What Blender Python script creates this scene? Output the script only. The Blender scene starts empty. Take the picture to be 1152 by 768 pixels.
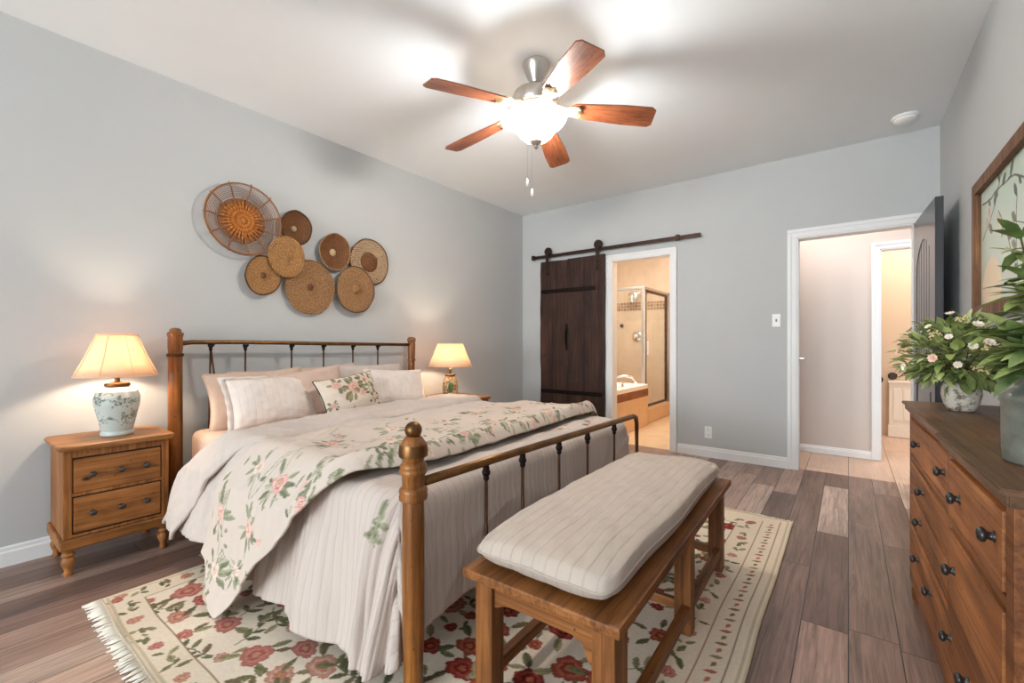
import bpy, bmesh, math, random
import numpy as np
from mathutils import Vector, Matrix, Euler

PI = math.pi
SC = bpy.context.scene
COL = SC.collection
random.seed(7)

# ------------------------------------------------------------------ camera
cam_d = bpy.data.cameras.new('camera')
cam = bpy.data.objects.new('camera', cam_d)
COL.objects.link(cam)
cam.location = (0, 0, 1.10)
cam.rotation_euler = (PI / 2, 0, math.radians(37.4))
cam_d.sensor_fit = 'HORIZONTAL'
cam_d.sensor_width = 36.0
cam_d.lens = 495.0 / 1152.0 * 36.0
cam_d.shift_y = 3.0 / 1152.0
cam_d.clip_start = 0.03
SC.camera = cam

# ------------------------------------------------------------------ view, world, daylight and added window fill
SC.view_settings.view_transform = 'Standard'
SC.view_settings.look = 'None'
SC.view_settings.gamma = 1.0
SC.view_settings.use_curve_mapping = False
SC.view_settings.exposure = 0.93
SC.cycles.use_denoising = True
SC.cycles.max_bounces = 10
SC.cycles.diffuse_bounces = 6
SC.cycles.transmission_bounces = 8
SC.cycles.transparent_max_bounces = 12
SC.cycles.sample_clamp_indirect = 6.0

XL, XR, YB, YF, ZC = -3.322, 0.546, 4.571, -5.5, 2.74     # bedroom shell

world = bpy.data.worlds.new('daylight')
SC.world = world
world.use_nodes = True
wn = world.node_tree
bg = wn.nodes['Background']
bg.inputs[0].default_value = (0.92, 0.96, 1.0, 1)
bg.inputs[1].default_value = 1.0


def area(name, loc, rot, sx, sy, power, color=(1, 1, 1)):
    d = bpy.data.lights.new(name, 'AREA')
    d.shape = 'RECTANGLE'
    d.size, d.size_y = sx, sy
    d.energy = power
    d.color = color
    o = bpy.data.objects.new(name, d)
    COL.objects.link(o)
    o.location = loc
    o.rotation_euler = rot
    return o


def point(name, loc, power, color, radius=0.05):
    d = bpy.data.lights.new(name, 'POINT')
    d.energy = power
    d.color = color
    d.shadow_soft_size = radius
    o = bpy.data.objects.new(name, d)
    COL.objects.link(o)
    o.location = loc
    return o


ADDED_WIN = [(-2.75, -1.15), (-0.95, 0.35)]        # two unseen windows added behind the camera to carry fill light
WZ0, WZ1 = 0.55, 2.35
for i, (a, b) in enumerate(ADDED_WIN):
    area('window_daylight', ((a + b) / 2, YF - 0.16, (WZ0 + WZ1) / 2), (PI / 2 + 0.25, 0, 0), b - a - 0.1, WZ1 - WZ0 - 0.1, (95, 95)[i], (0.90, 0.96, 1.0))  # area light added outside each unseen window as room fill
area('bathroom_ceiling_light', (-2.3, 5.4, 2.7), (0, 0, 0), 1.0, 0.9, 33, (1.0, 0.93, 0.83))
area('hall_ceiling_light', (-0.25, 5.02, 2.7), (0, 0, 0), 0.9, 0.4, 9, (1.0, 0.88, 0.80))
area('far_room_ceiling_light', (0.7, 6.3, 2.7), (0, 0, 0), 0.8, 0.8, 18, (1.0, 0.90, 0.80))


# ------------------------------------------------------------------ materials
def lin(c):
    r = []
    for k in c:
        k = k / 255.0
        r.append(k / 12.92 if k <= 0.04045 else ((k + 0.055) / 1.055) ** 2.4)
    return tuple(r)


def L4(c):
    return lin(c) + (1.0,)


class NT:
    def __init__(self, name):
        self.m = bpy.data.materials.new(name)
        self.m.use_nodes = True
        self.t = self.m.node_tree
        self.b = self.t.nodes['Principled BSDF']
        self.out = self.t.nodes['Material Output']

    def n(self, typ, **kw):
        o = self.t.nodes.new(typ)
        for k, v in kw.items():
            setattr(o, k, v)
        return o

    def l(self, a, b):
        self.t.links.new(a, b)

    def val(self, sock, v):
        if isinstance(v, (int, float, tuple)):
            sock.default_value = v
        else:
            self.l(v, sock)

    def coord(self, kind='Object', scale=(1, 1, 1), rot=(0, 0, 0)):
        tc = self.n('ShaderNodeTexCoord')
        mp = self.n('ShaderNodeMapping')
        mp.inputs['Scale'].default_value = scale
        mp.inputs['Rotation'].default_value = rot
        self.l(tc.outputs[kind], mp.inputs[0])
        return mp.outputs[0]

    def noise(self, vec, scale, detail=4, rough=0.55, dist=0.0):
        o = self.n('ShaderNodeTexNoise')
        self.l(vec, o.inputs['Vector'])
        o.inputs['Scale'].default_value = scale
        o.inputs['Detail'].default_value = detail
        o.inputs['Roughness'].default_value = rough
        o.inputs['Distortion'].default_value = dist
        return o.outputs['Fac']

    def ramp(self, fac, stops):
        o = self.n('ShaderNodeValToRGB')
        e = o.color_ramp.elements
        while len(e) < len(stops):
            e.new(0.5)
        for k, (p, c) in zip(e, stops):
            k.position = p
            k.color = c if len(c) == 4 else tuple(c) + (1,)
        self.l(fac, o.inputs[0])
        return o.outputs[0]

    def mix(self, fac, a, b, mode='MIX'):
        o = self.n('ShaderNodeMix', data_type='RGBA', blend_type=mode)
        self.val(o.inputs[0], fac)
        self.val(o.inputs[6], a)
        self.val(o.inputs[7], b)
        return o.outputs[2]

    def math(self, op, a, b=0.0, c=0.0):
        o = self.n('ShaderNodeMath', operation=op)
        self.val(o.inputs[0], a)
        self.val(o.inputs[1], b)
        self.val(o.inputs[2], c)
        return o.outputs[0]

    def bump(self, h, strength=0.2, dist=0.01):
        o = self.n('ShaderNodeBump')
        o.inputs['Strength'].default_value = strength
        o.inputs['Distance'].default_value = dist
        self.l(h, o.inputs['Height'])
        self.l(o.outputs[0], self.b.inputs['Normal'])

    def set(self, color=None, rough=None, metal=None, spec=None):
        if color is not None:
            self.val(self.b.inputs['Base Color'], color)
        if rough is not None:
            self.val(self.b.inputs['Roughness'], rough)
        if metal is not None:
            self.b.inputs['Metallic'].default_value = metal
        if spec is not None:
            self.b.inputs['Specular IOR Level'].default_value = spec
        return self


def paint(name, c, rough=0.6, bump=0.05, scale=90, var=0.03, spec=0.4):
    k = NT(name)
    v = k.coord()
    f = k.noise(v, 3.0, 3)
    c0 = lin(c)
    col = k.ramp(f, [(0.3, tuple(x * (1 - var) for x in c0)), (0.7, tuple(min(1, x * (1 + var)) for x in c0))])
    k.set(col, rough, spec=spec)
    if bump:
        k.bump(k.noise(v, scale, 3), bump, 0.004)
    return k.m


def metal(name, c, rough=0.35, var=0.15, scale=30):
    k = NT(name)
    v = k.coord()
    f = k.noise(v, scale, 4)
    c0 = lin(c)
    col = k.ramp(f, [(0.3, tuple(x * (1 - var) for x in c0)), (0.7, tuple(min(1, x * (1 + var)) for x in c0))])
    k.set(col, rough, metal=1.0)
    k.bump(f, 0.06, 0.003)
    return k.m


def wood(name, dark, mid, light, axis='x', scale=1.0, rough=0.5, knots=True, spots=True, knot_c=(42, 22, 10), spec=0.35):
    k = NT(name)
    sc = {'x': (0.9, 9, 9), 'y': (9, 0.9, 9), 'z': (9, 9, 0.9)}[axis]
    v = k.coord(scale=tuple(s * scale for s in sc))
    f1 = k.noise(v, 1.6, 6, 0.62, 0.9)
    sc2 = {'x': (1.5, 60, 60), 'y': (60, 1.5, 60), 'z': (60, 60, 1.5)}[axis]
    v2 = k.coord(scale=tuple(s * scale for s in sc2))
    f2 = k.noise(v2, 1.5, 3, 0.6)
    col = k.ramp(f1, [(0.28, lin(dark)), (0.5, lin(mid)), (0.72, lin(light))])
    g = k.ramp(f2, [(0.33, (0.46, 0.42, 0.38)), (0.55, (1.05, 1.05, 1.05))])
    col = k.mix(0.8, col, g, 'MULTIPLY')
    bl = k.noise(k.coord(), 3.4 * scale, 5, 0.62, 0.5)
    col = k.mix(0.75, col, k.ramp(bl, [(0.30, (0.60, 0.55, 0.50)), (0.55, (1.0, 1.0, 1.0)), (0.75, (1.16, 1.14, 1.10))]), 'MULTIPLY')
    if knots:
        sk = {'x': (0.55, 1.0, 1.0), 'y': (1.0, 0.55, 1.0), 'z': (1.0, 1.0, 0.55)}[axis]
        v3 = k.coord(scale=sk)
        vo = k.n('ShaderNodeTexVoronoi')
        k.l(v3, vo.inputs['Vector'])
        vo.inputs['Scale'].default_value = 7.0 * scale
        kf = k.ramp(vo.outputs['Distance'], [(0.03, (1, 1, 1)), (0.10, (0, 0, 0))])
        col = k.mix(kf, col, L4(knot_c))
    if spots:
        v4 = k.coord()
        vs = k.n('ShaderNodeTexVoronoi')
        k.l(v4, vs.inputs['Vector'])
        vs.inputs['Scale'].default_value = 26.0
        sf = k.ramp(vs.outputs['Distance'], [(0.05, (0.85, 0.85, 0.85)), (0.12, (0, 0, 0))])
        col = k.mix(sf, col, L4((50, 28, 14)))
    k.set(col, rough, spec=spec)
    k.bump(f2, 0.12, 0.004)
    return k.m


def fabric(name, c, rough=0.9, stripe=0.0, crinkle=0.35, sheen=0.1, dark=0.92):
    """woven cloth; UV = metres, stripes run along V"""
    k = NT(name)
    v = k.coord('UV')
    c0 = lin(c)
    f = k.noise(v, 22, 4)
    col = k.ramp(f, [(0.3, tuple(x * dark for x in c0)), (0.7, c0)])
    h = k.noise(k.coord('UV', scale=(30, 4, 1)), 2.2, 4, 0.6, 0.6)
    if stripe:
        w = k.n('ShaderNodeTexWave', wave_type='BANDS', bands_direction='X')
        k.l(v, w.inputs['Vector'])
        w.inputs['Scale'].default_value = 8.5
        w.inputs['Distortion'].default_value = 1.2
        w.inputs['Detail'].default_value = 2
        w.inputs['Detail Scale'].default_value = 0.6
        s = k.ramp(w.outputs['Fac'], [(0.0, (0, 0, 0)), (0.10, (1, 1, 1))])
        s2 = k.mix(stripe, (1, 1, 1, 1), s)
        col = k.mix(0.55, col, s2, 'MULTIPLY')
        h = k.math('MULTIPLY_ADD', k.math('ADD', s, 0.0), 0.5, h)
    k.set(col, rough, spec=0.15)
    k.b.inputs['Sheen Weight'].default_value = sheen
    k.bump(h, crinkle, 0.006)
    return k.m


def vcol(name, rough=0.9, bump=0.25, scale=260, spec=0.15, dist=0.003, kind='UV'):
    k = NT(name)
    a = k.n('ShaderNodeAttribute', attribute_name='Col')
    k.set(a.outputs['Color'], rough, spec=spec)
    k.bump(k.noise(k.coord(kind), scale, 3), bump, dist)
    return k.m


M = {}
M['wall'] = paint('wall_paint', (188, 191, 192), 0.75, 0.06, 140, 0.012)
M['ceiling'] = paint('ceiling_paint', (236, 241, 244), 0.85, 0.06, 120, 0.01)
M['white_trim'] = paint('white_trim_paint', (232, 233, 234), 0.42, 0.02, 40, 0.015)
M['hall_wall'] = paint('hall_wall_paint', (206, 196, 190), 0.75, 0.05, 120, 0.012)
M['far_wall'] = paint('far_room_wall_paint', (216, 194, 168), 0.75, 0.05, 120, 0.012)
M['white_plastic'] = paint('white_plastic', (238, 238, 236), 0.35, 0.0)
M['switch_dark'] = paint('switch_gap', (120, 120, 120), 0.5, 0.0)
M['door_dark'] = paint('dark_door_paint', (52, 52, 58), 0.28, 0.03, 60, 0.05, spec=0.7)
M['barn'] = wood('barn_door_wood', (34, 19, 14), (58, 35, 27), (82, 52, 40), 'z', 1.0, 0.6, True, False, (16, 9, 7))
M['iron'] = metal('black_iron', (44, 38, 36), 0.5)
M['track_iron'] = metal('brown_black_iron', (70, 56, 50), 0.5)
M['brass'] = metal('aged_brass', (120, 86, 54), 0.38, 0.3, 18)
M['bronze'] = metal('dark_bronze', (92, 66, 50), 0.4, 0.3, 25)
M['nickel'] = metal('brushed_nickel', (196, 190, 184), 0.28, 0.06, 12)
M['chrome'] = metal('chrome', (222, 222, 222), 0.1, 0.02, 8)
M['antique_white'] = paint('cream_gilt_metal', (226, 206, 170), 0.4, 0.35, 60, 0.12)
M['knob'] = paint('dark_knob', (44, 40, 38), 0.3, 0.05, 40, 0.2, spec=0.6)
pine = ((108, 66, 30), (148, 94, 46), (172, 116, 64))
M['pine_x'] = wood('pine_wood_x', *pine, axis='x')
M['pine_y'] = wood('pine_wood_y', *pine, axis='y')
M['pine_z'] = wood('pine_wood_z', *pine, axis='z')
pinetop = ((116, 74, 40), (152, 104, 60), (176, 128, 82))
M['pinetop_y'] = wood('pine_top_wood', *pinetop, axis='y', rough=0.45)
oak = ((98, 58, 28), (138, 86, 42), (164, 108, 58))
M['bench_y'] = wood('bench_wood_y', *oak, axis='y')
M['bench_x'] = wood('bench_wood_x', *oak, axis='x')
M['bench_z'] = wood('bench_wood_z', *oak, axis='z')
M['post'] = wood('honey_bedpost_wood', (86, 50, 22), (134, 82, 34), (170, 110, 50), 'z', 1.0, 0.34, True, True, spec=0.5)
dr = ((96, 54, 26), (136, 82, 42), (164, 106, 60))
M['dresser_y'] = wood('dresser_wood_y', *dr, axis='y')
M['dresser_drawer'] = wood('dresser_drawer_wood', (112, 64, 30), (160, 100, 54), (188, 126, 76), axis='y')
M['dresser_z'] = wood('dresser_wood_z', *dr, axis='z')
M['dresser_top'] = wood('dresser_top_wood', (80, 54, 34), (112, 80, 52), (138, 102, 70), 'y', 0.8, 0.42, True, True)
M['dresser_side'] = wood('dresser_side_wood', (104, 66, 28), (140, 92, 42), (166, 116, 60), 'z', 1.0, 0.5, True, True)
M['frame_wood'] = wood('picture_frame_wood', (84, 52, 30), (118, 78, 48), (148, 104, 68), 'z', 1.4, 0.55, True, False)
M['blade'] = wood('fan_blade_walnut', (112, 60, 36), (146, 86, 56), (168, 106, 74), 'x', 1.2, 0.32, False, False, spec=0.5)
M['tan_wood'] = wood('tub_band_wood', (120, 72, 44), (150, 96, 62), (170, 116, 80), 'y', 1.0, 0.5, False, False)
M['peach_sheet'] = fabric('peach_sheet', (214, 186, 166), 0.9, 0, 0.18)
M['base_cloth'] = fabric('bed_base_cloth', (196, 180, 166), 0.95, 0, 0.2)
M['white_linen'] = fabric('white_linen', (204, 192, 184), 0.92, 0, 0.3)
M['white_stripe'] = fabric('white_striped_linen', (230, 219, 212), 0.92, 0.10, 0.3)
M['pink_linen'] = fabric('blush_linen', (206, 182, 168), 0.92, 0, 0.3)
M['peach_linen'] = fabric('peach_linen', (208, 182, 164), 0.92, 0, 0.3)
M['cushion'] = fabric('bench_cushion_linen', (200, 186, 174), 0.92, 0.22, 0.35)
M['tub_white'] = paint('white_acrylic', (246, 244, 240), 0.15, 0.0)
M['recess'] = paint('dark_gap_wood', (44, 28, 18), 0.8, 0.0)
M['hook'] = paint('dark_hook', (58, 40, 32), 0.4, 0.0)
M['radiator'] = paint('radiator_enamel', (242, 234, 220), 0.35, 0.0)


def plank_floor(name, tones, grain=1.0, rough=0.36, width=0.15, length=1.05):
    k = NT(name)
    tc = k.n('ShaderNodeTexCoord')
    sp = k.n('ShaderNodeSeparateXYZ')
    k.l(tc.outputs['Object'], sp.inputs[0])
    cb = k.n('ShaderNodeCombineXYZ')
    k.l(sp.outputs['Y'], cb.inputs['X'])
    k.l(sp.outputs['X'], cb.inputs['Y'])
    br = k.n('ShaderNodeTexBrick')
    k.l(cb.outputs[0], br.inputs['Vector'])
    br.offset = 0.37
    br.offset_frequency = 3
    br.squash = 1.25
    br.squash_frequency = 2
    br.inputs['Scale'].default_value = 1.0
    br.inputs['Brick Width'].default_value = length
    br.inputs['Row Height'].default_value = width
    br.inputs['Mortar Size'].default_value = 0.0022
    br.inputs['Mortar Smooth'].default_value = 0.3
    br.inputs['Bias'].default_value = 0.0
    br.inputs['Color1'].default_value = (0, 0, 0, 1)
    br.inputs['Color2'].default_value = (1, 1, 1, 1)
    br.inputs['Mortar'].default_value = (0.1, 0.1, 0.1, 1)
    base = k.ramp(br.outputs['Color'], [(i / (len(tones) - 1), lin(t)) for i, t in enumerate(tones)])
    add = k.n('ShaderNodeVectorMath', operation='MULTIPLY_ADD')
    k.l(br.outputs['Color'], add.inputs[0])
    add.inputs[1].default_value = (37.0, 11.0, 5.0)
    k.l(tc.outputs['Object'], add.inputs[2])
    mp = k.n('ShaderNodeMapping')
    mp.inputs['Scale'].default_value = (26, 1.3, 1)
    k.l(add.outputs[0], mp.inputs[0])
    f = k.noise(mp.outputs[0], 2.0, 7, 0.66, 0.9)
    mp2 = k.n('ShaderNodeMapping')
    mp2.inputs['Scale'].default_value = (4.5, 0.9, 1)
    k.l(add.outputs[0], mp2.inputs[0])
    f3 = k.noise(mp2.outputs[0], 1.6, 4, 0.6, 0.4)
    g = k.ramp(f, [(0.28, (0.42, 0.39, 0.37)), (0.50, (1.0, 1.0, 1.0)), (0.72, (1.5, 1.47, 1.44))])
    g2 = k.ramp(f3, [(0.3, (0.7, 0.68, 0.66)), (0.7, (1.22, 1.21, 1.2))])
    c = k.mix(grain, base, g, 'MULTIPLY')
    c = k.mix(grain * 0.85, c, g2, 'MULTIPLY')
    c = k.mix(br.outputs['Fac'], c, L4((34, 26, 22)))
    k.set(c, k.math('MULTIPLY_ADD', f, 0.18, rough - 0.08), spec=0.5)
    k.bump(k.math('SUBTRACT', f, br.outputs['Fac']), 0.12, 0.004)
    return k.m


M['floor'] = plank_floor('grey_brown_plank_floor', [(98, 76, 67), (166, 138, 126), (118, 93, 83), (198, 177, 164), (142, 115, 105), (102, 79, 70), (182, 155, 141), (128, 103, 93)])
M['hall_floor'] = plank_floor('pale_hall_plank_floor', [(206, 176, 156), (214, 188, 168), (200, 172, 152)], 0.25, 0.4, 0.3, 1.2)


def tile(name, c1, c2, size=0.33, mortar=(190, 160, 128), rough=0.3, axis='xy', msize=0.006):
    k = NT(name)
    tc = k.n('ShaderNodeTexCoord')
    sp = k.n('ShaderNodeSeparateXYZ')
    k.l(tc.outputs['Object'], sp.inputs[0])
    cb = k.n('ShaderNodeCombineXYZ')
    k.l(sp.outputs[axis[0].upper()], cb.inputs['X'])
    k.l(sp.outputs[axis[1].upper()], cb.inputs['Y'])
    br = k.n('ShaderNodeTexBrick')
    k.l(cb.outputs[0], br.inputs['Vector'])
    br.offset = 0.0
    br.inputs['Scale'].default_value = 1.0
    br.inputs['Brick Width'].default_value = size
    br.inputs['Row Height'].default_value = size
    br.inputs['Mortar Size'].default_value = msize
    br.inputs['Color1'].default_value = L4(c1)
    br.inputs['Color2'].default_value = L4(c2)
    br.inputs['Mortar'].default_value = L4(mortar)
    f = k.noise(tc.outputs['Object'], 6, 4)
    g = k.ramp(f, [(0.3, (0.9, 0.88, 0.86)), (0.7, (1.06, 1.06, 1.06))])
    k.set(k.mix(0.8, br.outputs['Color'], g, 'MULTIPLY'), rough)
    return k.m


M['tile_floor'] = tile('tan_floor_tile', (216, 188, 154), (208, 180, 146), 0.4, (198, 168, 134))
M['tile_xz'] = tile('tan_wall_tile', (206, 184, 160), (200, 178, 154), 0.5, (196, 174, 150), axis='xz', msize=0.003)
M['tile_yz'] = tile('tan_wall_tile_side', (226, 192, 152), (220, 186, 146), 0.5, (214, 180, 142), axis='yz', msize=0.003)
M['mosaic'] = tile('brown_mosaic_tile', (168, 134, 104), (128, 96, 74), 0.05, (190, 164, 136), axis='xz', msize=0.006)


def glass_mat(name, tint=(0.97, 0.98, 0.97), amount=0.10):
    k = NT(name)
    t = k.n('ShaderNodeBsdfTransparent')
    t.inputs[0].default_value = tint + (1,)
    g = k.n('ShaderNodeBsdfGlossy')
    g.inputs['Roughness'].default_value = 0.03
    mx = k.n('ShaderNodeMixShader')
    lw = k.n('ShaderNodeLayerWeight')
    lw.inputs['Blend'].default_value = 0.5
    k.l(k.math('MULTIPLY_ADD', k.math('POWER', lw.outputs['Facing'], 4.0), 0.25, amount * 0.3), mx.inputs[0])
    k.l(t.outputs[0], mx.inputs[1])
    k.l(g.outputs[0], mx.inputs[2])
    k.l(mx.outputs[0], k.out.inputs[0])
    return k.m


M['glass'] = glass_mat('clear_glass')


def shade_mat(name, c, trans=0.6, emit=0.0, ecol=(1, 0.8, 0.6), clear=0.0):
    k = NT(name)
    f = k.noise(k.coord(scale=(1, 1, 1)), 60, 3)
    col = k.ramp(f, [(0.3, tuple(x * 0.95 for x in lin(c))), (0.7, lin(c))])
    d = k.n('ShaderNodeBsdfDiffuse')
    k.l(col, d.inputs[0])
    t = k.n('ShaderNodeBsdfTranslucent')
    k.l(col, t.inputs[0])
    mx = k.n('ShaderNodeMixShader')
    mx.inputs[0].default_value = trans
    k.l(d.outputs[0], mx.inputs[1])
    k.l(t.outputs[0], mx.inputs[2])
    res = mx.outputs[0]
    if clear:
        tr = k.n('ShaderNodeBsdfTransparent')
        tr.inputs[0].default_value = lin(c) + (1,)
        m2 = k.n('ShaderNodeMixShader')
        m2.inputs[0].default_value = clear
        k.l(res, m2.inputs[1])
        k.l(tr.outputs[0], m2.inputs[2])
        res = m2.outputs[0]
    if emit:
        e = k.n('ShaderNodeEmission')
        e.inputs[0].default_value = ecol + (1,)
        e.inputs[1].default_value = emit
        ad = k.n('ShaderNodeAddShader')
        k.l(res, ad.inputs[0])
        k.l(e.outputs[0], ad.inputs[1])
        res = ad.outputs[0]
    k.l(res, k.out.inputs[0])
    return k.m


M['shade'] = shade_mat('lit_fabric_shade', (246, 222, 196), 0.45)
M['bowl'] = shade_mat('frosted_lit_glass', (250, 245, 240), 0.03, 0.08, (1.0, 0.84, 0.66), 0.6)


def basket_mat(name, dark, light, rings=34, kind='weave'):
    """woven coils around local X axis through the object's origin"""
    k = NT(name)
    tc = k.n('ShaderNodeTexCoord')
    sp = k.n('ShaderNodeSeparateXYZ')
    k.l(tc.outputs['Object'], sp.inputs[0])
    y, z = sp.outputs['Y'], sp.outputs['Z']
    r = k.math('SQRT', k.math('ADD', k.math('MULTIPLY', y, y), k.math('MULTIPLY', z, z)))
    ang = k.math('ARCTAN2', z, y)
    ring = k.math('SINE', k.math('MULTIPLY', r, rings * 22.0))
    spoke = k.math('SINE', k.math('ADD', k.math('MULTIPLY', ang, 46.0), k.math('MULTIPLY', k.math('FLOOR', k.math('MULTIPLY', r, rings * 3.5)), PI)))
    h = k.math('ADD', k.math('MULTIPLY', ring, 0.5), k.math('MULTIPLY', spoke, 0.5))
    n = k.noise(tc.outputs['Object'], 120, 3)
    f = k.math('ADD', k.math('MULTIPLY', h, 0.22), n)
    col = k.ramp(f, [(0.36, lin(dark)), (0.64, lin(light))])
    k.set(col, 0.7, spec=0.25)
    k.bump(h, 0.5, 0.004)
    return k.m


M['basket_tan'] = basket_mat('tan_coiled_straw', (112, 78, 48), (176, 136, 96))
M['basket_gold'] = basket_mat('golden_coiled_straw', (126, 86, 48), (188, 142, 92))
M['basket_brown'] = basket_mat('brown_coiled_straw', (86, 54, 32), (138, 94, 60))
M['basket_fleck'] = basket_mat('flecked_coiled_straw', (70, 42, 28), (216, 186, 150), 26)
M['basket_dark'] = basket_mat('dark_rim_straw', (62, 42, 28), (104, 74, 48))
M['basket_pale'] = basket_mat('pale_knot_straw', (180, 150, 110), (222, 200, 164))
M['cane_orange'] = basket_mat('orange_cane', (150, 84, 34), (206, 134, 66), 10)
M['cane_dark'] = paint('dark_cane', (136, 88, 50), 0.6, 0.2, 60, 0.15)
M['leaf_g'] = None


def leafmat(name, a, b, c):
    k = NT(name)
    f = k.noise(k.coord(), 14, 3)
    col = k.ramp(f, [(0.3, lin(a)), (0.5, lin(b)), (0.7, lin(c))])
    k.set(col, 0.5, spec=0.35)
    return k.m


M['leaf'] = leafmat('mixed_green_leaves', (86, 102, 58), (132, 144, 88), (186, 190, 136))
M['leaf_bright'] = leafmat('bright_green_leaves', (120, 142, 76), (162, 178, 106), (206, 210, 150))
M['leaf_deep'] = leafmat('deep_green_leaves', (66, 88, 48), (104, 126, 72), (154, 168, 110))
M['petal'] = paint('cream_petals', (246, 236, 220), 0.7, 0.0, 20, 0.04)
M['petal_pink'] = paint('pale_pink_petals', (240, 208, 190), 0.7, 0.0, 20, 0.06)
M['petal_yellow'] = paint('yellow_petals', (216, 178, 74), 0.7, 0.0, 20, 0.08)
M['bud'] = paint('buff_buds', (222, 204, 156), 0.7, 0.0, 20, 0.08)
M['stem'] = paint('brown_stem', (96, 84, 50), 0.7, 0.0, 20, 0.1)


def speckle(name, base, spots, scale, lo, hi, rough=0.5):
    k = NT(name)
    v = k.coord()
    f = k.noise(v, scale, 6, 0.7)
    col = k.ramp(f, [(lo, lin(spots)), (hi, lin(base))])
    k.set(col, rough)
    k.bump(f, 0.3, 0.004)
    return k.m


M['speckled_pot'] = speckle('worn_white_glaze', (226, 218, 204), (120, 108, 96), 42, 0.40, 0.52, 0.6)
M['grey_glaze'] = speckle('grey_green_glaze', (122, 124, 115), (90, 93, 85), 9, 0.35, 0.65, 0.22)
M['pebble'] = speckle('crackled_beige_ceramic', (206, 184, 146), (112, 84, 56), 55, 0.42, 0.55, 0.4)
M['green_patch'] = paint('green_glaze', (74, 104, 58), 0.3, 0.05, 60, 0.2)


# ------------------------------------------------------------------ mesh helpers
def new():
    return bmesh.new()


def box(bm, x0, x1, y0, y1, z0, z1, bev=0.0, seg=2):
    r = bmesh.ops.create_cube(bm, size=1.0)
    vs = r['verts']
    for v in vs:
        v.co = Vector((x0 + (v.co.x + .5) * (x1 - x0), y0 + (v.co.y + .5) * (y1 - y0), z0 + (v.co.z + .5) * (z1 - z0)))
    if bev > 0:
        es = list({e for v in vs for e in v.link_edges})
        bmesh.ops.bevel(bm, geom=es, offset=bev, segments=seg, affect='EDGES', profile=0.6)
    return vs


def lathe(bm, prof, seg=24, c=(0, 0, 0), axis='z', wob=None, cap=True):
    rings = []
    for r, z in prof:
        ring = []
        for i in range(seg):
            a = 2 * PI * i / seg
            rr = r * (wob(a) if wob else 1)
            p = (rr * math.cos(a), rr * math.sin(a), z)
            if axis == 'x':
                p = (p[2], p[0], p[1])
            elif axis == '-x':
                p = (-p[2], p[0], -p[1])
            elif axis == 'y':
                p = (p[0], p[2], p[1])
            elif axis == '-y':
                p = (p[0], -p[2], p[1])
            ring.append(bm.verts.new((p[0] + c[0], p[1] + c[1], p[2] + c[2])))
        rings.append(ring)
    for a, b in zip(rings, rings[1:]):
        for i in range(seg):
            j = (i + 1) % seg
            bm.faces.new((a[i], a[j], b[j], b[i]))
    if cap:
        for ring in (rings[0], rings[-1]):
            try:
                bm.faces.new(ring)
            except ValueError:
                pass
    bmesh.ops.recalc_face_normals(bm, faces=bm.faces[:])


def tube(bm, pts, r, seg=10, closed=False):
    pts = [Vector(p) for p in pts]
    n = len(pts)
    rs = r if isinstance(r, (list, tuple)) else [r] * n
    rings = []
    prev = None
    for i, p in enumerate(pts):
        if closed:
            t = pts[(i + 1) % n] - pts[i - 1]
        else:
            t = pts[min(i + 1, n - 1)] - pts[max(i - 1, 0)]
        t.normalize()
        if prev is None:
            u = t.orthogonal().normalized()
        else:
            u = (prev - t * prev.dot(t)).normalized()
        prev = u
        w = t.cross(u)
        rings.append([bm.verts.new(p + (u * math.cos(2 * PI * k / seg) + w * math.sin(2 * PI * k / seg)) * rs[i]) for k in range(seg)])
    m = n if closed else n - 1
    for i in range(m):
        a, b = rings[i], rings[(i + 1) % n]
        for k in range(seg):
            bm.faces.new((a[k], a[(k + 1) % seg], b[(k + 1) % seg], b[k]))
    if not closed:
        bm.faces.new(rings[0][::-1])
        bm.faces.new(rings[-1])


def prism(bm, poly, axis, d0, d1):
    """extrude a 2-D polygon; axis is the extrusion axis, poly gives the other two in xyz order"""
    def P(a, b, d):
        return {'x': (d, a, b), 'y': (a, d, b), 'z': (a, b, d)}[axis]
    A = [bm.verts.new(P(a, b, d0)) for a, b in poly]
    B = [bm.verts.new(P(a, b, d1)) for a, b in poly]
    n = len(poly)
    fs = [bm.faces.new(A), bm.faces.new(B[::-1])]
    for i in range(n):
        fs.append(bm.faces.new((A[i], B[i], B[(i + 1) % n], A[(i + 1) % n])))
    bmesh.ops.recalc_face_normals(bm, faces=fs)


def sphere(bm, c, r, seg=14, sc=(1, 1, 1)):
    rr = bmesh.ops.create_uvsphere(bm, u_segments=seg, v_segments=max(6, seg // 2 + 1), radius=1.0)
    for v in rr['verts']:
        v.co = Vector((c[0] + v.co.x * r * sc[0], c[1] + v.co.y * r * sc[1], c[2] + v.co.z * r * sc[2]))


def root_of(o):
    while o.parent:
        o = o.parent
    return o


def obj(name, bm, mat, parent=None, world=True, smooth=False, auto=None):
    if parent is not None and world:
        off = root_of(parent).location
        bmesh.ops.translate(bm, verts=bm.verts[:], vec=-Vector(off))
    me = bpy.data.meshes.new(name)
    bm.to_mesh(me)
    bm.free()
    me.materials.append(mat)
    if smooth or auto is not None:
        me.polygons.foreach_set('use_smooth', [True] * len(me.polygons))
        if auto is not None:
            me.set_sharp_from_angle(angle=math.radians(auto))
    o = bpy.data.objects.new(name, me)
    COL.objects.link(o)
    o.parent = parent
    return o


def thing(name, label, cat, loc=(0, 0, 0), group=None):
    o = bpy.data.objects.new(name, None)
    COL.objects.link(o)
    o.location = loc
    o.empty_display_size = 0.05
    return tag(o, label, cat, group)


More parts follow.
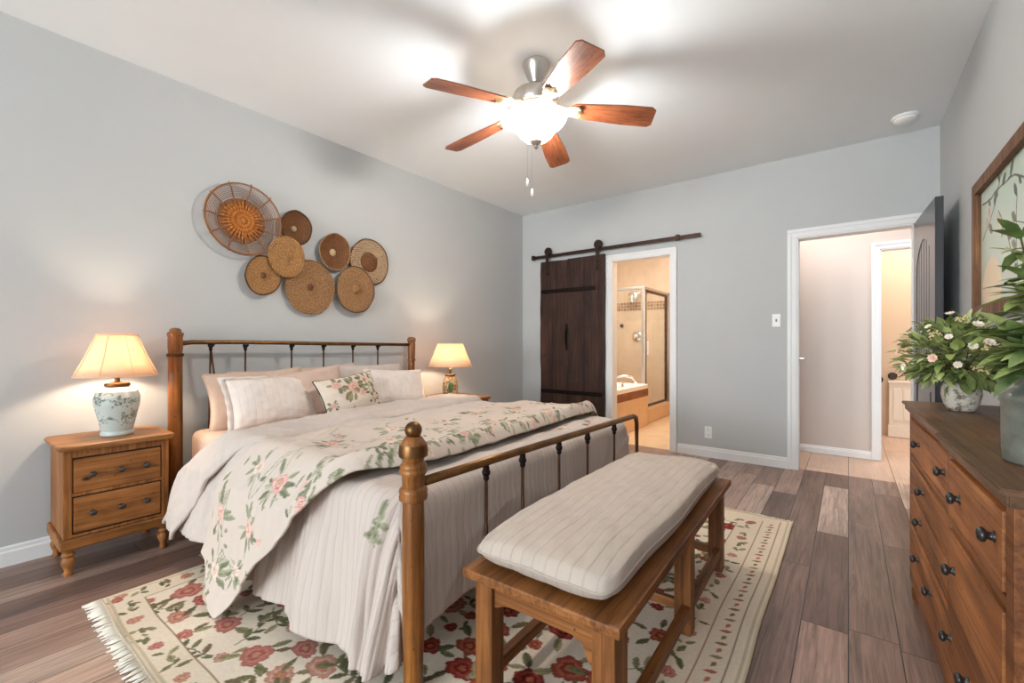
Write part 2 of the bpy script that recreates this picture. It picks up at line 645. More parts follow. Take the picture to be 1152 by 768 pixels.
def tag(o, label=None, cat=None, group=None, kind=None):
    if label:
        o['label'] = label
    if cat:
        o['category'] = cat
    if group:
        o['group'] = group
    if kind:
        o['kind'] = kind
    return o


def copy_tree(o, parent=None):
    c = o.copy()
    COL.objects.link(c)
    c.parent = parent
    for ch in list(o.children):
        copy_tree(ch, c)
    return c


def struct(name, bm, mat, parent=None, auto=None):
    o = obj(name, bm, mat, parent, auto=auto)
    if parent is None:
        o['kind'] = 'structure'
    return o


def grid_mesh(name, P, mat, parent=None, uv=None, col=None, flip=False, smooth=True):
    """P: (nv, nu, 3) array of world points"""
    nv, nu = P.shape[:2]
    pts = P.reshape(-1, 3).astype(np.float64)
    if parent is not None:
        pts = pts - np.array(root_of(parent).location)
    me = bpy.data.meshes.new(name)
    idx = np.arange(nv * nu).reshape(nv, nu)
    a, b, c, d = idx[:-1, :-1], idx[:-1, 1:], idx[1:, 1:], idx[1:, :-1]
    q = np.stack([a, d, c, b] if flip else [a, b, c, d], -1).reshape(-1, 4)
    nf = len(q)
    me.vertices.add(len(pts))
    me.vertices.foreach_set('co', pts.ravel().astype(np.float32))
    me.loops.add(nf * 4)
    me.loops.foreach_set('vertex_index', q.ravel().astype(np.int32))
    me.polygons.add(nf)
    me.polygons.foreach_set('loop_start', (np.arange(nf) * 4).astype(np.int32))
    me.polygons.foreach_set('use_smooth', np.full(nf, smooth))
    me.update(calc_edges=True)
    if uv is not None:
        l = me.uv_layers.new(name='UVMap')
        l.data.foreach_set('uv', uv.reshape(-1, 2)[q.ravel()].ravel().astype(np.float32))
    if col is not None:
        at = me.color_attributes.new('Col', 'FLOAT_COLOR', 'POINT')
        c4 = np.concatenate([col.reshape(-1, 3), np.ones((nv * nu, 1))], 1)
        at.data.foreach_set('color', c4.ravel().astype(np.float32))
    me.validate()
    me.materials.append(mat)
    o = bpy.data.objects.new(name, me)
    COL.objects.link(o)
    o.parent = parent
    return o


def snoise(x, y, seed, freq=1.0, octs=4):
    """smooth pseudo noise from sines, about -1..1"""
    rg = np.random.RandomState(seed)
    s = np.zeros(np.broadcast(x, y).shape)
    amp, tot = 1.0, 0.0
    for o in range(octs):
        for _ in range(3):
            a = rg.uniform(0, 2 * PI)
            f = freq * (1.8 ** o) * rg.uniform(0.7, 1.3) * 2 * PI
            s = s + amp * np.sin(f * (x * math.cos(a) + y * math.sin(a)) + rg.uniform(0, 6.28)) / 1.8
        tot += amp
        amp *= 0.55
    return s / tot


# ------------------------------------------------------------------ printed floral patterns (colour of the cloth itself)
class Canvas:
    def __init__(self, x0, y0, x1, y1, step, base):
        self.nx = int(round((x1 - x0) / step)) + 1
        self.ny = int(round((y1 - y0) / step)) + 1
        self.X, self.Y = np.meshgrid(np.linspace(x0, x1, self.nx), np.linspace(y0, y1, self.ny))
        self.x0, self.y0, self.dx, self.dy = x0, y0, (x1 - x0) / (self.nx - 1), (y1 - y0) / (self.ny - 1)
        self.c = np.tile(np.array(lin(base)), (self.ny, self.nx, 1))

    def win(self, cx, cy, r):
        i0 = max(0, int((cx - r - self.x0) / self.dx))
        i1 = min(self.nx, int((cx + r - self.x0) / self.dx) + 2)
        j0 = max(0, int((cy - r - self.y0) / self.dy))
        j1 = min(self.ny, int((cy + r - self.y0) / self.dy) + 2)
        if i1 <= i0 or j1 <= j0:
            return None
        return slice(j0, j1), slice(i0, i1)

    def put(self, w, mask, color, a=1.0):
        s = self.c[w]
        m = (mask * a)[..., None]
        s[:] = s * (1 - m) + np.asarray(color) * m

    def leaf(self, cx, cy, ln, wd, ang, color, vein=True):
        w = self.win(cx, cy, ln)
        if w is None:
            return
        dx, dy = self.X[w] - cx, self.Y[w] - cy
        u = (dx * math.cos(ang) + dy * math.sin(ang)) / ln
        v = (-dx * math.sin(ang) + dy * math.cos(ang))
        ww = wd * np.clip(1 - (2 * u - 1) ** 2, 0, 1) ** 0.8
        m = ((u > 0) & (u < 1) & (np.abs(v) < ww)).astype(float)
        c = np.array(lin(color))
        self.put(w, m, c)
        if vein:
            e = ((u > 0) & (u < 1) & (np.abs(v) < ww) & (v > 0)).astype(float)
            self.put(w, e, np.minimum(1, c * 1.35), 0.6)
            e = ((u > 0.05) & (u < .95) & (np.abs(v) < wd * 0.09)).astype(float)
            self.put(w, e, c * 0.5, 0.8)

    def line(self, pts, wd, color, a=1.0):
        c = np.array(lin(color))
        for (x1, y1), (x2, y2) in zip(pts, pts[1:]):
            L = math.hypot(x2 - x1, y2 - y1)
            w = self.win((x1 + x2) / 2, (y1 + y2) / 2, L / 2 + wd)
            if w is None or L == 0:
                continue
            dx, dy = self.X[w] - x1, self.Y[w] - y1
            t = np.clip((dx * (x2 - x1) + dy * (y2 - y1)) / (L * L), 0, 1)
            d = np.hypot(dx - t * (x2 - x1), dy - t * (y2 - y1))
            self.put(w, (d < wd / 2).astype(float), c, a)

    def flower(self, cx, cy, R, rot, cols, lobes=7, sq=1.0):
        w = self.win(cx, cy, R * 1.3)
        if w is None:
            return
        dx, dy = self.X[w] - cx, (self.Y[w] - cy) / sq
        r, t = np.hypot(dx, dy) / R, np.arctan2(dy, dx)
        for i, (k, col) in enumerate(zip((1.0, 0.74, 0.5, 0.27), cols)):
            n = max(3, lobes - i)
            edge = k * (0.82 + 0.16 * np.abs(np.cos(n * (t + rot + i * 0.6) / 2)) + 0.08 * np.sin(3 * t + rot * 5))
            c = np.array(lin(col))
            self.put(w, ((r < edge)).astype(float), c * 0.80)
            streak = 0.93 + 0.14 * np.sin(n * 5 * (t + rot))
            m = (r < edge * 0.91).astype(float)
            s = self.c[w]
            s[:] = s * (1 - m[..., None]) + (c * streak[..., None]) * m[..., None]

    def mottle(self, seed, freq, amt):
        n = snoise(self.X, self.Y, seed, freq, 3)
        self.c *= (1 + amt * n)[..., None]


ROSE = [((196, 122, 112), (208, 144, 130), (186, 106, 98), (206, 156, 126)),
        ((204, 140, 122), (214, 164, 144), (194, 120, 106), (216, 180, 142)),
        ((206, 150, 132), (216, 174, 154), (198, 130, 114), (190, 142, 102)),
        ((186, 104, 98), (202, 130, 118), (174, 90, 84), (206, 152, 120))]
RED = [((150, 62, 54), (172, 82, 68), (134, 48, 44), (186, 106, 76)),
       ((168, 84, 66), (186, 106, 84), (150, 66, 54), (190, 120, 80))]
BLUSH = [((228, 188, 178), (232, 200, 188), (214, 160, 150), (228, 198, 170)),
         ((222, 172, 162), (230, 192, 182), (206, 142, 134), (222, 186, 160)),
         ((230, 206, 194), (234, 214, 202), (222, 182, 170), (216, 186, 156))]
OLIVE = [(122, 120, 88), (140, 134, 102), (106, 104, 78), (156, 148, 114), (126, 112, 86)]
SAGE = [(146, 146, 122), (130, 132, 108), (166, 162, 142), (116, 118, 96)]


def spray(cv, rg, cx, cy, R, pal, leaves, nl=7, ll=1.6, lw=0.36):
    for i in range(nl):
        a = rg.uniform(0, 2 * PI)
        d = R * rg.uniform(0.5, 0.95)
        l = R * ll * rg.uniform(0.7, 1.15)
        cv.leaf(cx + d * math.cos(a), cy + d * math.sin(a), l, l * lw * rg.uniform(0.7, 1.1) * 0.62, a + rg.uniform(-.5, .5), leaves[rg.randint(len(leaves))])
    cv.flower(cx, cy, R, rg.uniform(0, 6), pal[rg.randint(len(pal))], rg.randint(6, 9), rg.uniform(0.75, 1.0))


# ================================================================== ROOM SHELL
T = 0.12
bm = new(); box(bm, XL - T, XR + T, YF - T, YB + 0.06, -0.1, 0.0); struct('floor', bm, M['floor'])
bm = new(); box(bm, XL - T, XR + T, YF - T, YB + T, ZC, ZC + 0.1); struct('ceiling', bm, M['ceiling'])
bm = new(); box(bm, XL - T, XL, YF - T, YB + T, 0, ZC); struct('wall_left', bm, M['wall'])
bm = new(); box(bm, XR, XR + T, YF - T, YB + T, 0, ZC); struct('wall_right', bm, M['wall'])

BX0, BX1, BZ = -2.10, -1.444, 2.03        # bathroom opening
HX0, HX1, HZ = -0.357, 0.405, 2.03        # hall opening
bm = new()
box(bm, XL, BX0, YB, YB + T, 0, ZC)
box(bm, BX0, BX1, YB, YB + T, BZ, ZC)
box(bm, BX1, HX0, YB, YB + T, 0, ZC)
box(bm, HX0, HX1, YB, YB + T, HZ, ZC)
box(bm, HX1, XR, YB, YB + T, 0, ZC)
struct('wall_back', bm, M['wall'])
bm = new()
xs = [XL] + [v for w in ADDED_WIN for v in w] + [XR]
for i in range(0, len(xs), 2):
    box(bm, xs[i], xs[i + 1], YF - T, YF, 0, ZC)
for a, b in ADDED_WIN:
    box(bm, a, b, YF - T, YF, 0, WZ0)
    box(bm, a, b, YF - T, YF, WZ1, ZC)
struct('wall_front', bm, M['wall'])
for i, (a, b) in enumerate(ADDED_WIN):
    bm = new(); box(bm, a, b, YF - 0.075, YF - 0.069, WZ0, WZ1)
    w = struct('window_%d' % (i + 1), bm, M['glass'])  # unseen window, added as an opening for the fill light
    bm = new()
    for x0, x1, z0, z1 in ((a, a + .05, WZ0, WZ1), (b - .05, b, WZ0, WZ1), (a, b, WZ0, WZ0 + .05), (a, b, WZ1 - .05, WZ1), (a, b, 1.42, 1.46)):
        box(bm, x0, x1, YF - 0.09, YF - 0.05, z0, z1, 0.004)
    obj('window_frame', bm, M['white_trim'], w)
    bm = new(); box(bm, a - .04, b + .04, YF - 0.05, YF + 0.05, WZ0 - 0.03, WZ0, 0.005)
    obj('window_sill', bm, M['white_trim'], w)



def skirting(bm, p0, p1, nrm, hh=0.098, d=0.016):
    """baseboard with a stepped top between two floor points, thickness towards nrm"""
    p0, p1, n = Vector(p0), Vector(p1), Vector(nrm)
    prof = [(0, 0), (d, 0), (d, hh * 0.70), (d * 0.62, hh * 0.78), (d * 0.62, hh * 0.93), (d * 0.25, hh), (0, hh)]
    A = [bm.verts.new((p0.x + n.x * a, p0.y + n.y * a, z)) for a, z in prof]
    B = [bm.verts.new((p1.x + n.x * a, p1.y + n.y * a, z)) for a, z in prof]
    for i in range(len(prof)):
        j = (i + 1) % len(prof)
        bm.faces.new((A[i], A[j], B[j], B[i]))
    bm.faces.new(A); bm.faces.new(B[::-1])
    bmesh.ops.recalc_face_normals(bm, faces=bm.faces[:])


bm = new(); skirting(bm, (XL, YF), (XL, YB), (1, 0)); struct('baseboard_left', bm, M['white_trim'])
bm = new()
skirting(bm, (XL, YB), (BX0 - 0.065, YB), (0, -1))
skirting(bm, (BX1 + 0.065, YB), (HX0 - 0.072, YB), (0, -1))
skirting(bm, (HX1 + 0.072, YB), (XR, YB), (0, -1))
struct('baseboard_back', bm, M['white_trim'])
bm = new(); skirting(bm, (XR, YF), (XR, YB), (-1, 0)); struct('baseboard_right', bm, M['white_trim'])


def casing(name, x0, x1, z1, w, yface, jamb_to, d=0.02):
    """door casing on the face y=yface (towards -y) and a jamb through the wall"""
    bm = new()
    for a, b in ((x0 - w, x0), (x1, x1 + w)):
        box(bm, a, b, yface - d * 0.6, yface + 0.001, 0, z1, 0.003)
        m0, m1 = (a, a + w * .42) if a < x0 - 0.001 and b <= x0 + 1e-6 else (b - w * .42, b)
        box(bm, m0, m1, yface - d, yface - 0.001, 0, z1 + w * .58, 0.004)
    box(bm, x0 - w, x1 + w, yface - d * 0.6, yface + 0.001, z1, z1 + w, 0.003)
    box(bm, x0 - w, x1 + w, yface - d, yface - 0.001, z1 + w * .58, z1 + w, 0.004)
    o = struct(name, bm, M['white_trim'])
    bm = new()
    box(bm, x0 - 0.004, x0 + 0.012, yface - 0.004, jamb_to, 0, z1, 0.002)
    box(bm, x1 - 0.012, x1 + 0.004, yface - 0.004, jamb_to, 0, z1, 0.002)
    box(bm, x0, x1, yface - 0.004, jamb_to, z1 - 0.012, z1 + 0.004, 0.002)
    obj('door_jamb', bm, M['white_trim'], o)
    return o


casing('trim_1', BX0, BX1, BZ, 0.06, YB, YB + T + 0.005)
t2 = casing('trim_2', HX0, HX1, HZ, 0.072, YB, YB + T + 0.005)
bm = new(); box(bm, HX0 + 0.010, HX0 + 0.015, YB + 0.02, YB + 0.05, 0.94, 1.01, 0.002)
box(bm, HX0 + 0.012, HX0 + 0.05, YB + 0.032, YB + 0.037, 0.972, 0.982, 0.002)
obj('strike_plate', bm, M['nickel'], t2)

# ---- hall and the room beyond it
HY = 5.42
bm = new(); box(bm, -1.2, 1.7, YB + 0.06, 7.2, -0.1, -0.004); struct('floor_hall', bm, M['hall_floor'])
bm = new(); box(bm, -1.2, 1.7, YB + T, 7.2, ZC, ZC + 0.1); struct('ceiling_hall', bm, M['ceiling'])
FX0, FX1 = 0.235, 1.0
bm = new()
box(bm, -1.2, FX0, HY, HY + 0.1, -0.004, ZC)
box(bm, FX0, FX1, HY, HY + 0.1, 2.0, ZC)
box(bm, FX1, 1.6, HY, HY + 0.1, -0.004, ZC)
struct('wall_hall', bm, M['hall_wall'])
bm = new(); box(bm, -1.3, -1.2, YB + T, 7.2, -0.1, ZC); struct('wall_hall_left', bm, M['hall_wall'])
bm = new(); box(bm, 1.6, 1.7, YB + T, 7.2, -0.1, ZC); struct('wall_hall_right', bm, M['hall_wall'])
bm = new(); box(bm, -1.2, 1.6, 7.0, 7.1, -0.004, ZC); struct('wall_far_room', bm, M['far_wall'])
bm = new(); skirting(bm, (-1.2, HY), (FX0 - 0.06, HY), (0, -1), 0.075); struct('baseboard_hall', bm, M['white_trim'])
casing('trim_3', FX0, FX1, 2.0, 0.06, HY, HY + 0.11)

# ---- bathroom
bm = new(); box(bm, -3.9, -1.3, YB + 0.06, 7.2, -0.1, -0.002); struct('floor_bathroom', bm, M['tile_floor'])
bm = new(); box(bm, -3.9, -1.3, YB + T, 7.2, ZC, ZC + 0.1); struct('ceiling_bathroom', bm, M['ceiling'])
bm = new(); box(bm, -3.9, -1.3, 7.02, 7.12, 0, ZC)
wb = struct('wall_bathroom', bm, M['tile_xz'])
bm = new(); box(bm, -3.8, -2.28, 7.012, 7.022, 1.66, 1.79); obj('mosaic_band', bm, M['mosaic'], wb)
bm = new(); box(bm, -4.0, -3.9, YB + T, 7.2, 0, ZC); struct('wall_bathroom_left', bm, M['tile_yz'])
bm = new(); box(bm, -1.42, -1.3, YB + T, 7.02, 0, ZC); struct('wall_bathroom_right', bm, M['tile_yz'])

# ================================================================== BATHROOM FITTINGS
sh = thing('shower_enclosure', 'glass shower enclosure with pale metal frame in the bathroom corner', 'shower', (-2.6, 6.5, 0))
SX, SY, SZ = -2.256, 5.955, 1.90
bm = new(); box(bm, -3.85, SX + .05, SY - 0.05, SY + .05, 0, 0.2, 0.005); box(bm, SX - .05, SX + 0.05, SY, 7.01, 0, 0.2, 0.005); obj('curb', bm, M['tile_yz'], sh)
bm = new(); box(bm, -3.85, SX - 0.02, SY - 0.004, SY + 0.004, 0.22, SZ - 0.02); obj('glass_panel', bm, M['glass'], sh)
bm = new(); box(bm, SX - 0.004, SX + 0.004, SY + 0.05, 6.9, 0.24, SZ - 0.06); dr_ = obj('glass_door', bm, M['glass'], sh)
bm = new(); box(bm, SX + 0.004, SX + 0.03, 6.05, 6.08, 0.95, 1.15, 0.004); obj('door_pull', bm, M['white_plastic'], dr_)
bm = new()
for y0, y1 in ((SY + .04, SY + .075), (6.87, 6.91)):
    box(bm, SX - .016, SX + .016, y0, y1, 0.22, SZ - 0.04, 0.003)
box(bm, SX - .016, SX + .016, SY + .04, 6.91, SZ - .07, SZ - .04, 0.003)
box(bm, SX - .016, SX + .016, SY + .04, 6.91, 0.22, 0.25, 0.003)
obj('door_frame', bm, M['bronze'], dr_)
bm = new()
box(bm, SX - .022, SX + .022, SY - .022, SY + .022, 0.2, SZ, 0.003)
box(bm, -3.85, SX, SY - .016, SY + .016, SZ - .035, SZ, 0.003)
box(bm, SX - .016, SX + .016, SY, 7.01, SZ - .035, SZ, 0.003)
box(bm, SX - .016, SX + .016, 6.96, 7.01, 0.2, SZ, 0.003)
obj('frame', bm, M['nickel'], sh)

hx, hy, hz = -2.78, 6.9, 1.86
t = thing('shower_fitting', 'round chrome shower head on a bent arm above the accent band', 'shower head', (hx, 7.0, hz))
bm = new(); tube(bm, [(hx + 0.2, 7.01, hz + .07), (hx + 0.14, 6.94, hz + .10), (hx + .05, 6.90, hz + .06), (hx, 6.88, hz)], 0.012); obj('arm', bm, M['chrome'], t, smooth=True)
bm = new(); lathe(bm, [(0.02, 0), (0.075, 0.03), (0.08, 0.045), (0.07, 0.05)], 24, (hx, 6.88, hz), '-y'); obj('head', bm, M['chrome'], t, auto=40)
vx, vz = -2.765, 1.235
t = thing('shower_valve', 'round chrome shower valve with lever on tan tile', 'shower valve', (vx, 7.0, vz))
bm = new(); lathe(bm, [(0.085, 0), (0.085, 0.01), (0.05, 0.02), (0.03, 0.05), (0.028, 0.06)], 24, (vx, 7.01, vz), '-y'); obj('plate', bm, M['chrome'], t, auto=40)
bm = new(); tube(bm, [(vx, 6.94, vz), (vx - 0.02, 6.93, vz - 0.06)], [0.012, 0.008]); obj('lever', bm, M['chrome'], t, smooth=True)
bm = new(); lathe(bm, [(0.03, 0), (0.03, 0.012), (0.018, 0.02)], 16, (-3.03, 7.01, 1.41), '-y')
tag(obj('tile_hook', bm, M['hook'], auto=40), 'small dark round fitting on the shower wall left of the valve', 'hook')

tb = thing('bathtub', 'white bathtub in a tan tiled deck beside the shower', 'bathtub', (-2.8, 5.3, 0))
bm = new()
box(bm, -2.22, -2.17, 4.72, 5.89, 0, 0.40); box(bm, -3.85, -2.22, 5.84, 5.89, 0, 0.50)
obj('deck_panel', bm, M['tile_yz'], tb)
bm = new(); box(bm, -2.22, -2.166, 4.72, 5.892, 0.40, 0.50, 0.003); obj('wood_band', bm, M['tan_wood'], tb)
bm = new(); prof = []
# tub rim and basin as nested rounded rectangles
def rrect(x0, x1, y0, y1, r, n=6):
    pts = []
    for cx, cy, a0 in ((x1 - r, y1 - r, 0), (x0 + r, y1 - r, 90), (x0 + r, y0 + r, 180), (x1 - r, y0 + r, 270)):
        for i in range(n + 1):
            a = math.radians(a0 + 90 * i / n)
            pts.append((cx + r * math.cos(a), cy + r * math.sin(a)))
    return pts
loops = []
for ins, z, r in ((0, 0.50, 0.02), (0, 0.552, 0.02), (0.01, 0.56, 0.03), (0.13, 0.56, 0.2), (0.16, 0.53, 0.2), (0.22, 0.2, 0.2), (0.4, 0.14, 0.15)):
    loops.append([bm.verts.new((x, y, z)) for x, y in rrect(-3.6 + ins, -2.168 - ins, 4.74 + ins, 5.89 - ins, r)])
for a, b in zip(loops, loops[1:]):
    n = len(a)
    for i in range(n):
        bm.faces.new((a[i], a[(i + 1) % n], b[(i + 1) % n], b[i]))
bm.faces.new(loops[-1])
obj('tub_basin', bm, M['tub_white'], tb, auto=50)
bm = new()
fx, fy = -2.31, 5.80
tube(bm, [(fx, fy, .56), (fx, fy, .60), (fx - .04, fy - .03, .65), (fx - .13, fy - .08, .665), (fx - .22, fy - .12, .65), (fx - .26, fy - .14, .615)], [.022, .02, .018, .016, .015, .014], 12)
obj('faucet', bm, M['chrome'], tb, smooth=True)
bm = new(); lathe(bm, [(.022, 0), (.022, .03), (.012, .04), (.03, .05), (.026, .06)], 14, (-2.27, 5.25, .56)); obj('faucet_handle', bm, M['chrome'], tb, auto=40)

# ================================================================== FAR ROOM / HALL
t = thing('radiator', 'cream panel radiator standing against the far room wall seen past the dresser', 'radiator', (0.62, 6.9, 0))
bm = new(); box(bm, 0.385, 0.86, 6.9, 6.97, 0.14, 0.64, 0.006)
for i in range(5):
    x = .42 + i * .09
    box(bm, x, x + 0.07, 6.885, 6.905, 0.2, 0.58, 0.008)
obj('panel', bm, M['radiator'], t)
bm = new(); box(bm, 0.375, 0.87, 6.88, 6.98, 0.0, 0.14, 0.006); obj('plinth', bm, M['radiator'], t)
bm = new(); box(bm, 0.375, 0.87, 6.87, 6.98, 0.64, 0.665, 0.006); obj('top_rail', bm, M['radiator'], t)
for k, (x, z, lb) in enumerate(((0.29, 0.67, 'dark round wall hook lower and left, near the white casing'), (0.42, 0.72, 'dark round wall hook just above the cream radiator'))):
    bm = new(); lathe(bm, [(.012, 0), (.012, .03), (.042, .04), (.045, .055), (.03, .07)], 16, (x, 7.0, z), '-y')
    tag(obj('wall_hook', bm, M['hook'], auto=40), lb, 'hook', 'hooks in the far room')

# ---- dark door leaf, open against the right wall
A, B = Vector((0.398, 4.545, 0)), Vector((0.428, 3.775, 0))
dirv = (B - A); dlen = dirv.length; dirv.normalize()
nin = Vector((-dirv.y, dirv.x, 0))          # towards +x (wall) or room
if nin.x > 0:
    nin = -nin                               # face normal, into the room (-x)


def leafP(u, d, z):                          # u along the leaf from the hinge, d out of the room face
    p = A + dirv * u + nin * d
    return (p.x, p.y, z)


def leafbox(bm, u0, u1, d0, d1, z0, z1, bev=0.002):
    vs = box(bm, u0, u1, d0, d1, z0, z1, 0)
    es = list({e for v in vs for e in v.link_edges})
    if bev:
        r = bmesh.ops.bevel(bm, geom=es, offset=bev, segments=1, affect='EDGES')


bm = new(); leafbox(bm, 0, dlen, -0.040, -0.008, 0.012, 2.018)
# stiles and rails, raised, with an arched upper panel
leafbox(bm, 0, 0.115, -0.01, 0, 0.012, 2.018)
leafbox(bm, dlen - 0.115, dlen, -0.01, 0, 0.012, 2.018)
leafbox(bm, 0.11, dlen - 0.11, -0.01, 0, 0.012, 0.25)
leafbox(bm, 0.11, dlen - 0.11, -0.01, 0, 0.84, 1.0)
u0, u1 = 0.113, dlen - 0.113
arch = [(u0, 2.018), (u1, 2.018)]
for i in range(13):
    f = 1 - i / 12
    arch.append((u0 + (u1 - u0) * f, 1.66 + 0.17 * math.sin(PI * f) ** 0.7))
prism(bm, arch, 'y', -0.01, 0.0)
for i in range(6):                            # beaded boards in the upper panel
    a = u0 + (u1 - u0) * i / 6
    leafbox(bm, a + 0.006, a + (u1 - u0) / 6 - 0.006, -0.012, -0.003, 1.0, 1.83, 0.003)
leafbox(bm, u0 + 0.05, u1 - 0.05, -0.012, -0.002, 0.30, 0.79, 0.006)
for v in bm.verts:
    v.co = Vector(leafP(v.co.x, v.co.y, v.co.z))
bmesh.ops.recalc_face_normals(bm, faces=bm.faces[:])
d1 = struct('door_1', bm, M['door_dark'])
bm = new()
pt = [leafP(dlen - 0.06, 0.0, 0.97), leafP(dlen - 0.06, 0.045, 0.97)]
tube(bm, pt, 0.012); tube(bm, [leafP(dlen - 0.06, .045, .97), leafP(dlen - 0.12, .05, .965), leafP(dlen - 0.19, .045, .968)], [.011, .01, .008])
lathe(bm, [(0.03, 0), (0.03, .008), (.02, .012)], 16, (0, 0, 0), 'y')
for v in list(bm.verts)[-48:]:
    v.co = Vector(leafP(dlen - 0.06 + v.co.x, 0.0 + abs(v.co.y), 0.97 + v.co.z))
obj('door_handle', bm, M['iron'], d1, smooth=True)
bm = new(); leafbox(bm, dlen - 0.001, dlen + 0.002, -0.034, -0.014, 0.9, 1.02, 0); 
for v in bm.verts:
    v.co = Vector(leafP(v.co.x, v.co.y, v.co.z))
obj('latch_plate', bm, M['iron'], d1)

# ================================================================== WALL FITTINGS ON THE BACK WALL
yD = YB - 0.055
bd = thing('barn_door', 'dark rustic plank sliding barn door hanging beside the bathroom opening', 'sliding door', (-2.57, yD, 0.02))
rg = np.random.RandomState(3)
bm = new()
xa, xb, zb0, zb1 = -3.0, -2.155, 0.03, 2.10
cuts = [xa, xa + 0.17, xa + 0.38, xa + 0.60, xb]
for i in range(4):
    a, b = cuts[i] + 0.0015, cuts[i + 1] - 0.0015
    n = 14
    left = [(a + (rg.uniform(-.006, .006) if i == 0 else 0), zb0 + (zb1 - zb0) * k / n) for k in range(n + 1)]
    right = [(b + (rg.uniform(-.006, .006) if i == 3 else 0), zb0 + (zb1 - zb0) * k / n) for k in range(n + 1)]
    dz = rg.uniform(-.008, .008)
    poly = left + [(x, z + (dz if k == 0 else 0)) for k, (x, z) in enumerate(right[::-1])]
    prism(bm, poly, 'y', yD - 0.018, yD + 0.018 - 0.001 * i)
obj('plank_panel', bm, M['barn'], bd)
for z in (1.735, 0.535):
    bm = new(); box(bm, xa + 0.01, xb - (0.10 if z > 1 else 0.02), yD - 0.026, yD - 0.018, z - 0.024, z + 0.024, 0.003)
    s_ = obj('strap', bm, M['iron'], bd)
bm = new()
box(bm, -2.645, -2.615, yD - 0.024, yD - 0.018, 1.03, 1.34, 0.003)
tube(bm, [(-2.63, yD - .02, 1.09), (-2.63, yD - .055, 1.12), (-2.63, yD - .06, 1.18), (-2.63, yD - .055, 1.24), (-2.63, yD - .02, 1.27)], 0.008)
obj('pull_handle', bm, M['iron'], bd)
for hx_ in (-2.90, -2.235):
    bm = new()
    box(bm, hx_ - .02, hx_ + .02, yD - 0.028, yD - 0.018, 1.93, 2.19, 0.003)
    hg = obj('hanger_strap', bm, M['track_iron'], bd)
    bm = new(); lathe(bm, [(0.046, -0.012), (0.05, -.008), (0.044, 0), (0.05, .008), (0.046, .012)], 24, (hx_, yD - 0.0, 2.223), 'y')
    obj('roller', bm, M['track_iron'], hg, auto=40)
    bm = new()
    for z in (1.95, 2.02):
        lathe(bm, [(0.008, 0), (0.008, .006), (0.004, .008)], 8, (hx_, yD - 0.028, z), '-y')
    obj('bolt', bm, M['iron'], hg)
tr = thing('barn_door_track', 'long dark iron track rail mounted above the bathroom opening', 'rail', (-2.1, YB - 0.05, 2.16))
bm = new(); box(bm, -3.13, -1.142, yD - 0.005, yD + 0.004, 2.148, 2.186, 0.002); obj('rail', bm, M['track_iron'], tr)
for x in (-3.0, -2.45, -1.9, -1.33):
    bm = new(); lathe(bm, [(0.012, 0), (0.012, yD and (YB - yD - 0.002))], 12, (x, yD + 0.002, 2.167), 'y'); obj('standoff', bm, M['track_iron'], tr)
for x in (-3.115, -1.36):
    bm = new(); box(bm, x - .018, x + .018, yD - 0.02, yD + 0.012, 2.14, 2.196, 0.003); obj('end_stop', bm, M['track_iron'], tr)
bm = new()
prism(bm, [(-2.42, 0.0), (-2.33, 0.0), (-2.345, 0.2), (-2.365, 0.30), (-2.385, 0.27), (-2.405, 0.285), (-2.415, 0.15)], 'y', yD - 0.06, yD - 0.03)  # pale patch added in place of a notch in the planks
tag(obj('door_guide', bm, M['white_trim']), 'pale upright floor guide in front of the barn door bottom', 'door guide')

t = thing('light_switch', 'white light switch plate beside the hall door casing', 'light switch', (-0.512, YB, 1.31))
bm = new(); box(bm, -.545, -.480, YB - 0.007, YB, 1.255, 1.37, 0.003); obj('plate', bm, M['white_plastic'], t)
bm = new(); box(bm, -.518, -.507, YB - 0.018, YB - 0.005, 1.30, 1.325, 0.002); obj('toggle', bm, M['switch_dark'], t)
t = thing('wall_outlet', 'white double wall outlet low on the wall above the baseboard', 'outlet', (-1.085, YB, .24))
bm = new(); box(bm, -1.118, -1.052, YB - 0.007, YB, .185, .30, 0.003); obj('plate', bm, M['white_plastic'], t)
for z in (.218, .267):
    bm = new(); box(bm, -1.102, -1.068, YB - 0.009, YB - 0.005, z - .016, z + .016, 0.004)
    s_ = obj('socket', bm, M['white_plastic'], t)
    bm = new(); box(bm, -1.093, -1.090, YB - 0.0095, YB - 0.008, z - .007, z + .007); box(bm, -1.080, -1.077, YB - 0.0095, YB - 0.008, z - .007, z + .007)
    obj('slot', bm, M['switch_dark'], s_)
t = thing('smoke_detector', 'white round smoke detector on the ceiling near the back wall', 'smoke detector', (0.325, 4.24, ZC))
bm = new(); lathe(bm, [(0.078, 0), (0.078, -.012), (0.07, -.018)], 28, (0.325, 4.24, ZC)); obj('base', bm, M['white_plastic'], t, auto=30)
bm = new(); lathe(bm, [(0.066, -.014), (0.064, -.03), (0.05, -.042), (0.02, -.046)], 28, (0.325, 4.24, ZC)); obj('cover', bm, M['white_plastic'], t, auto=40)

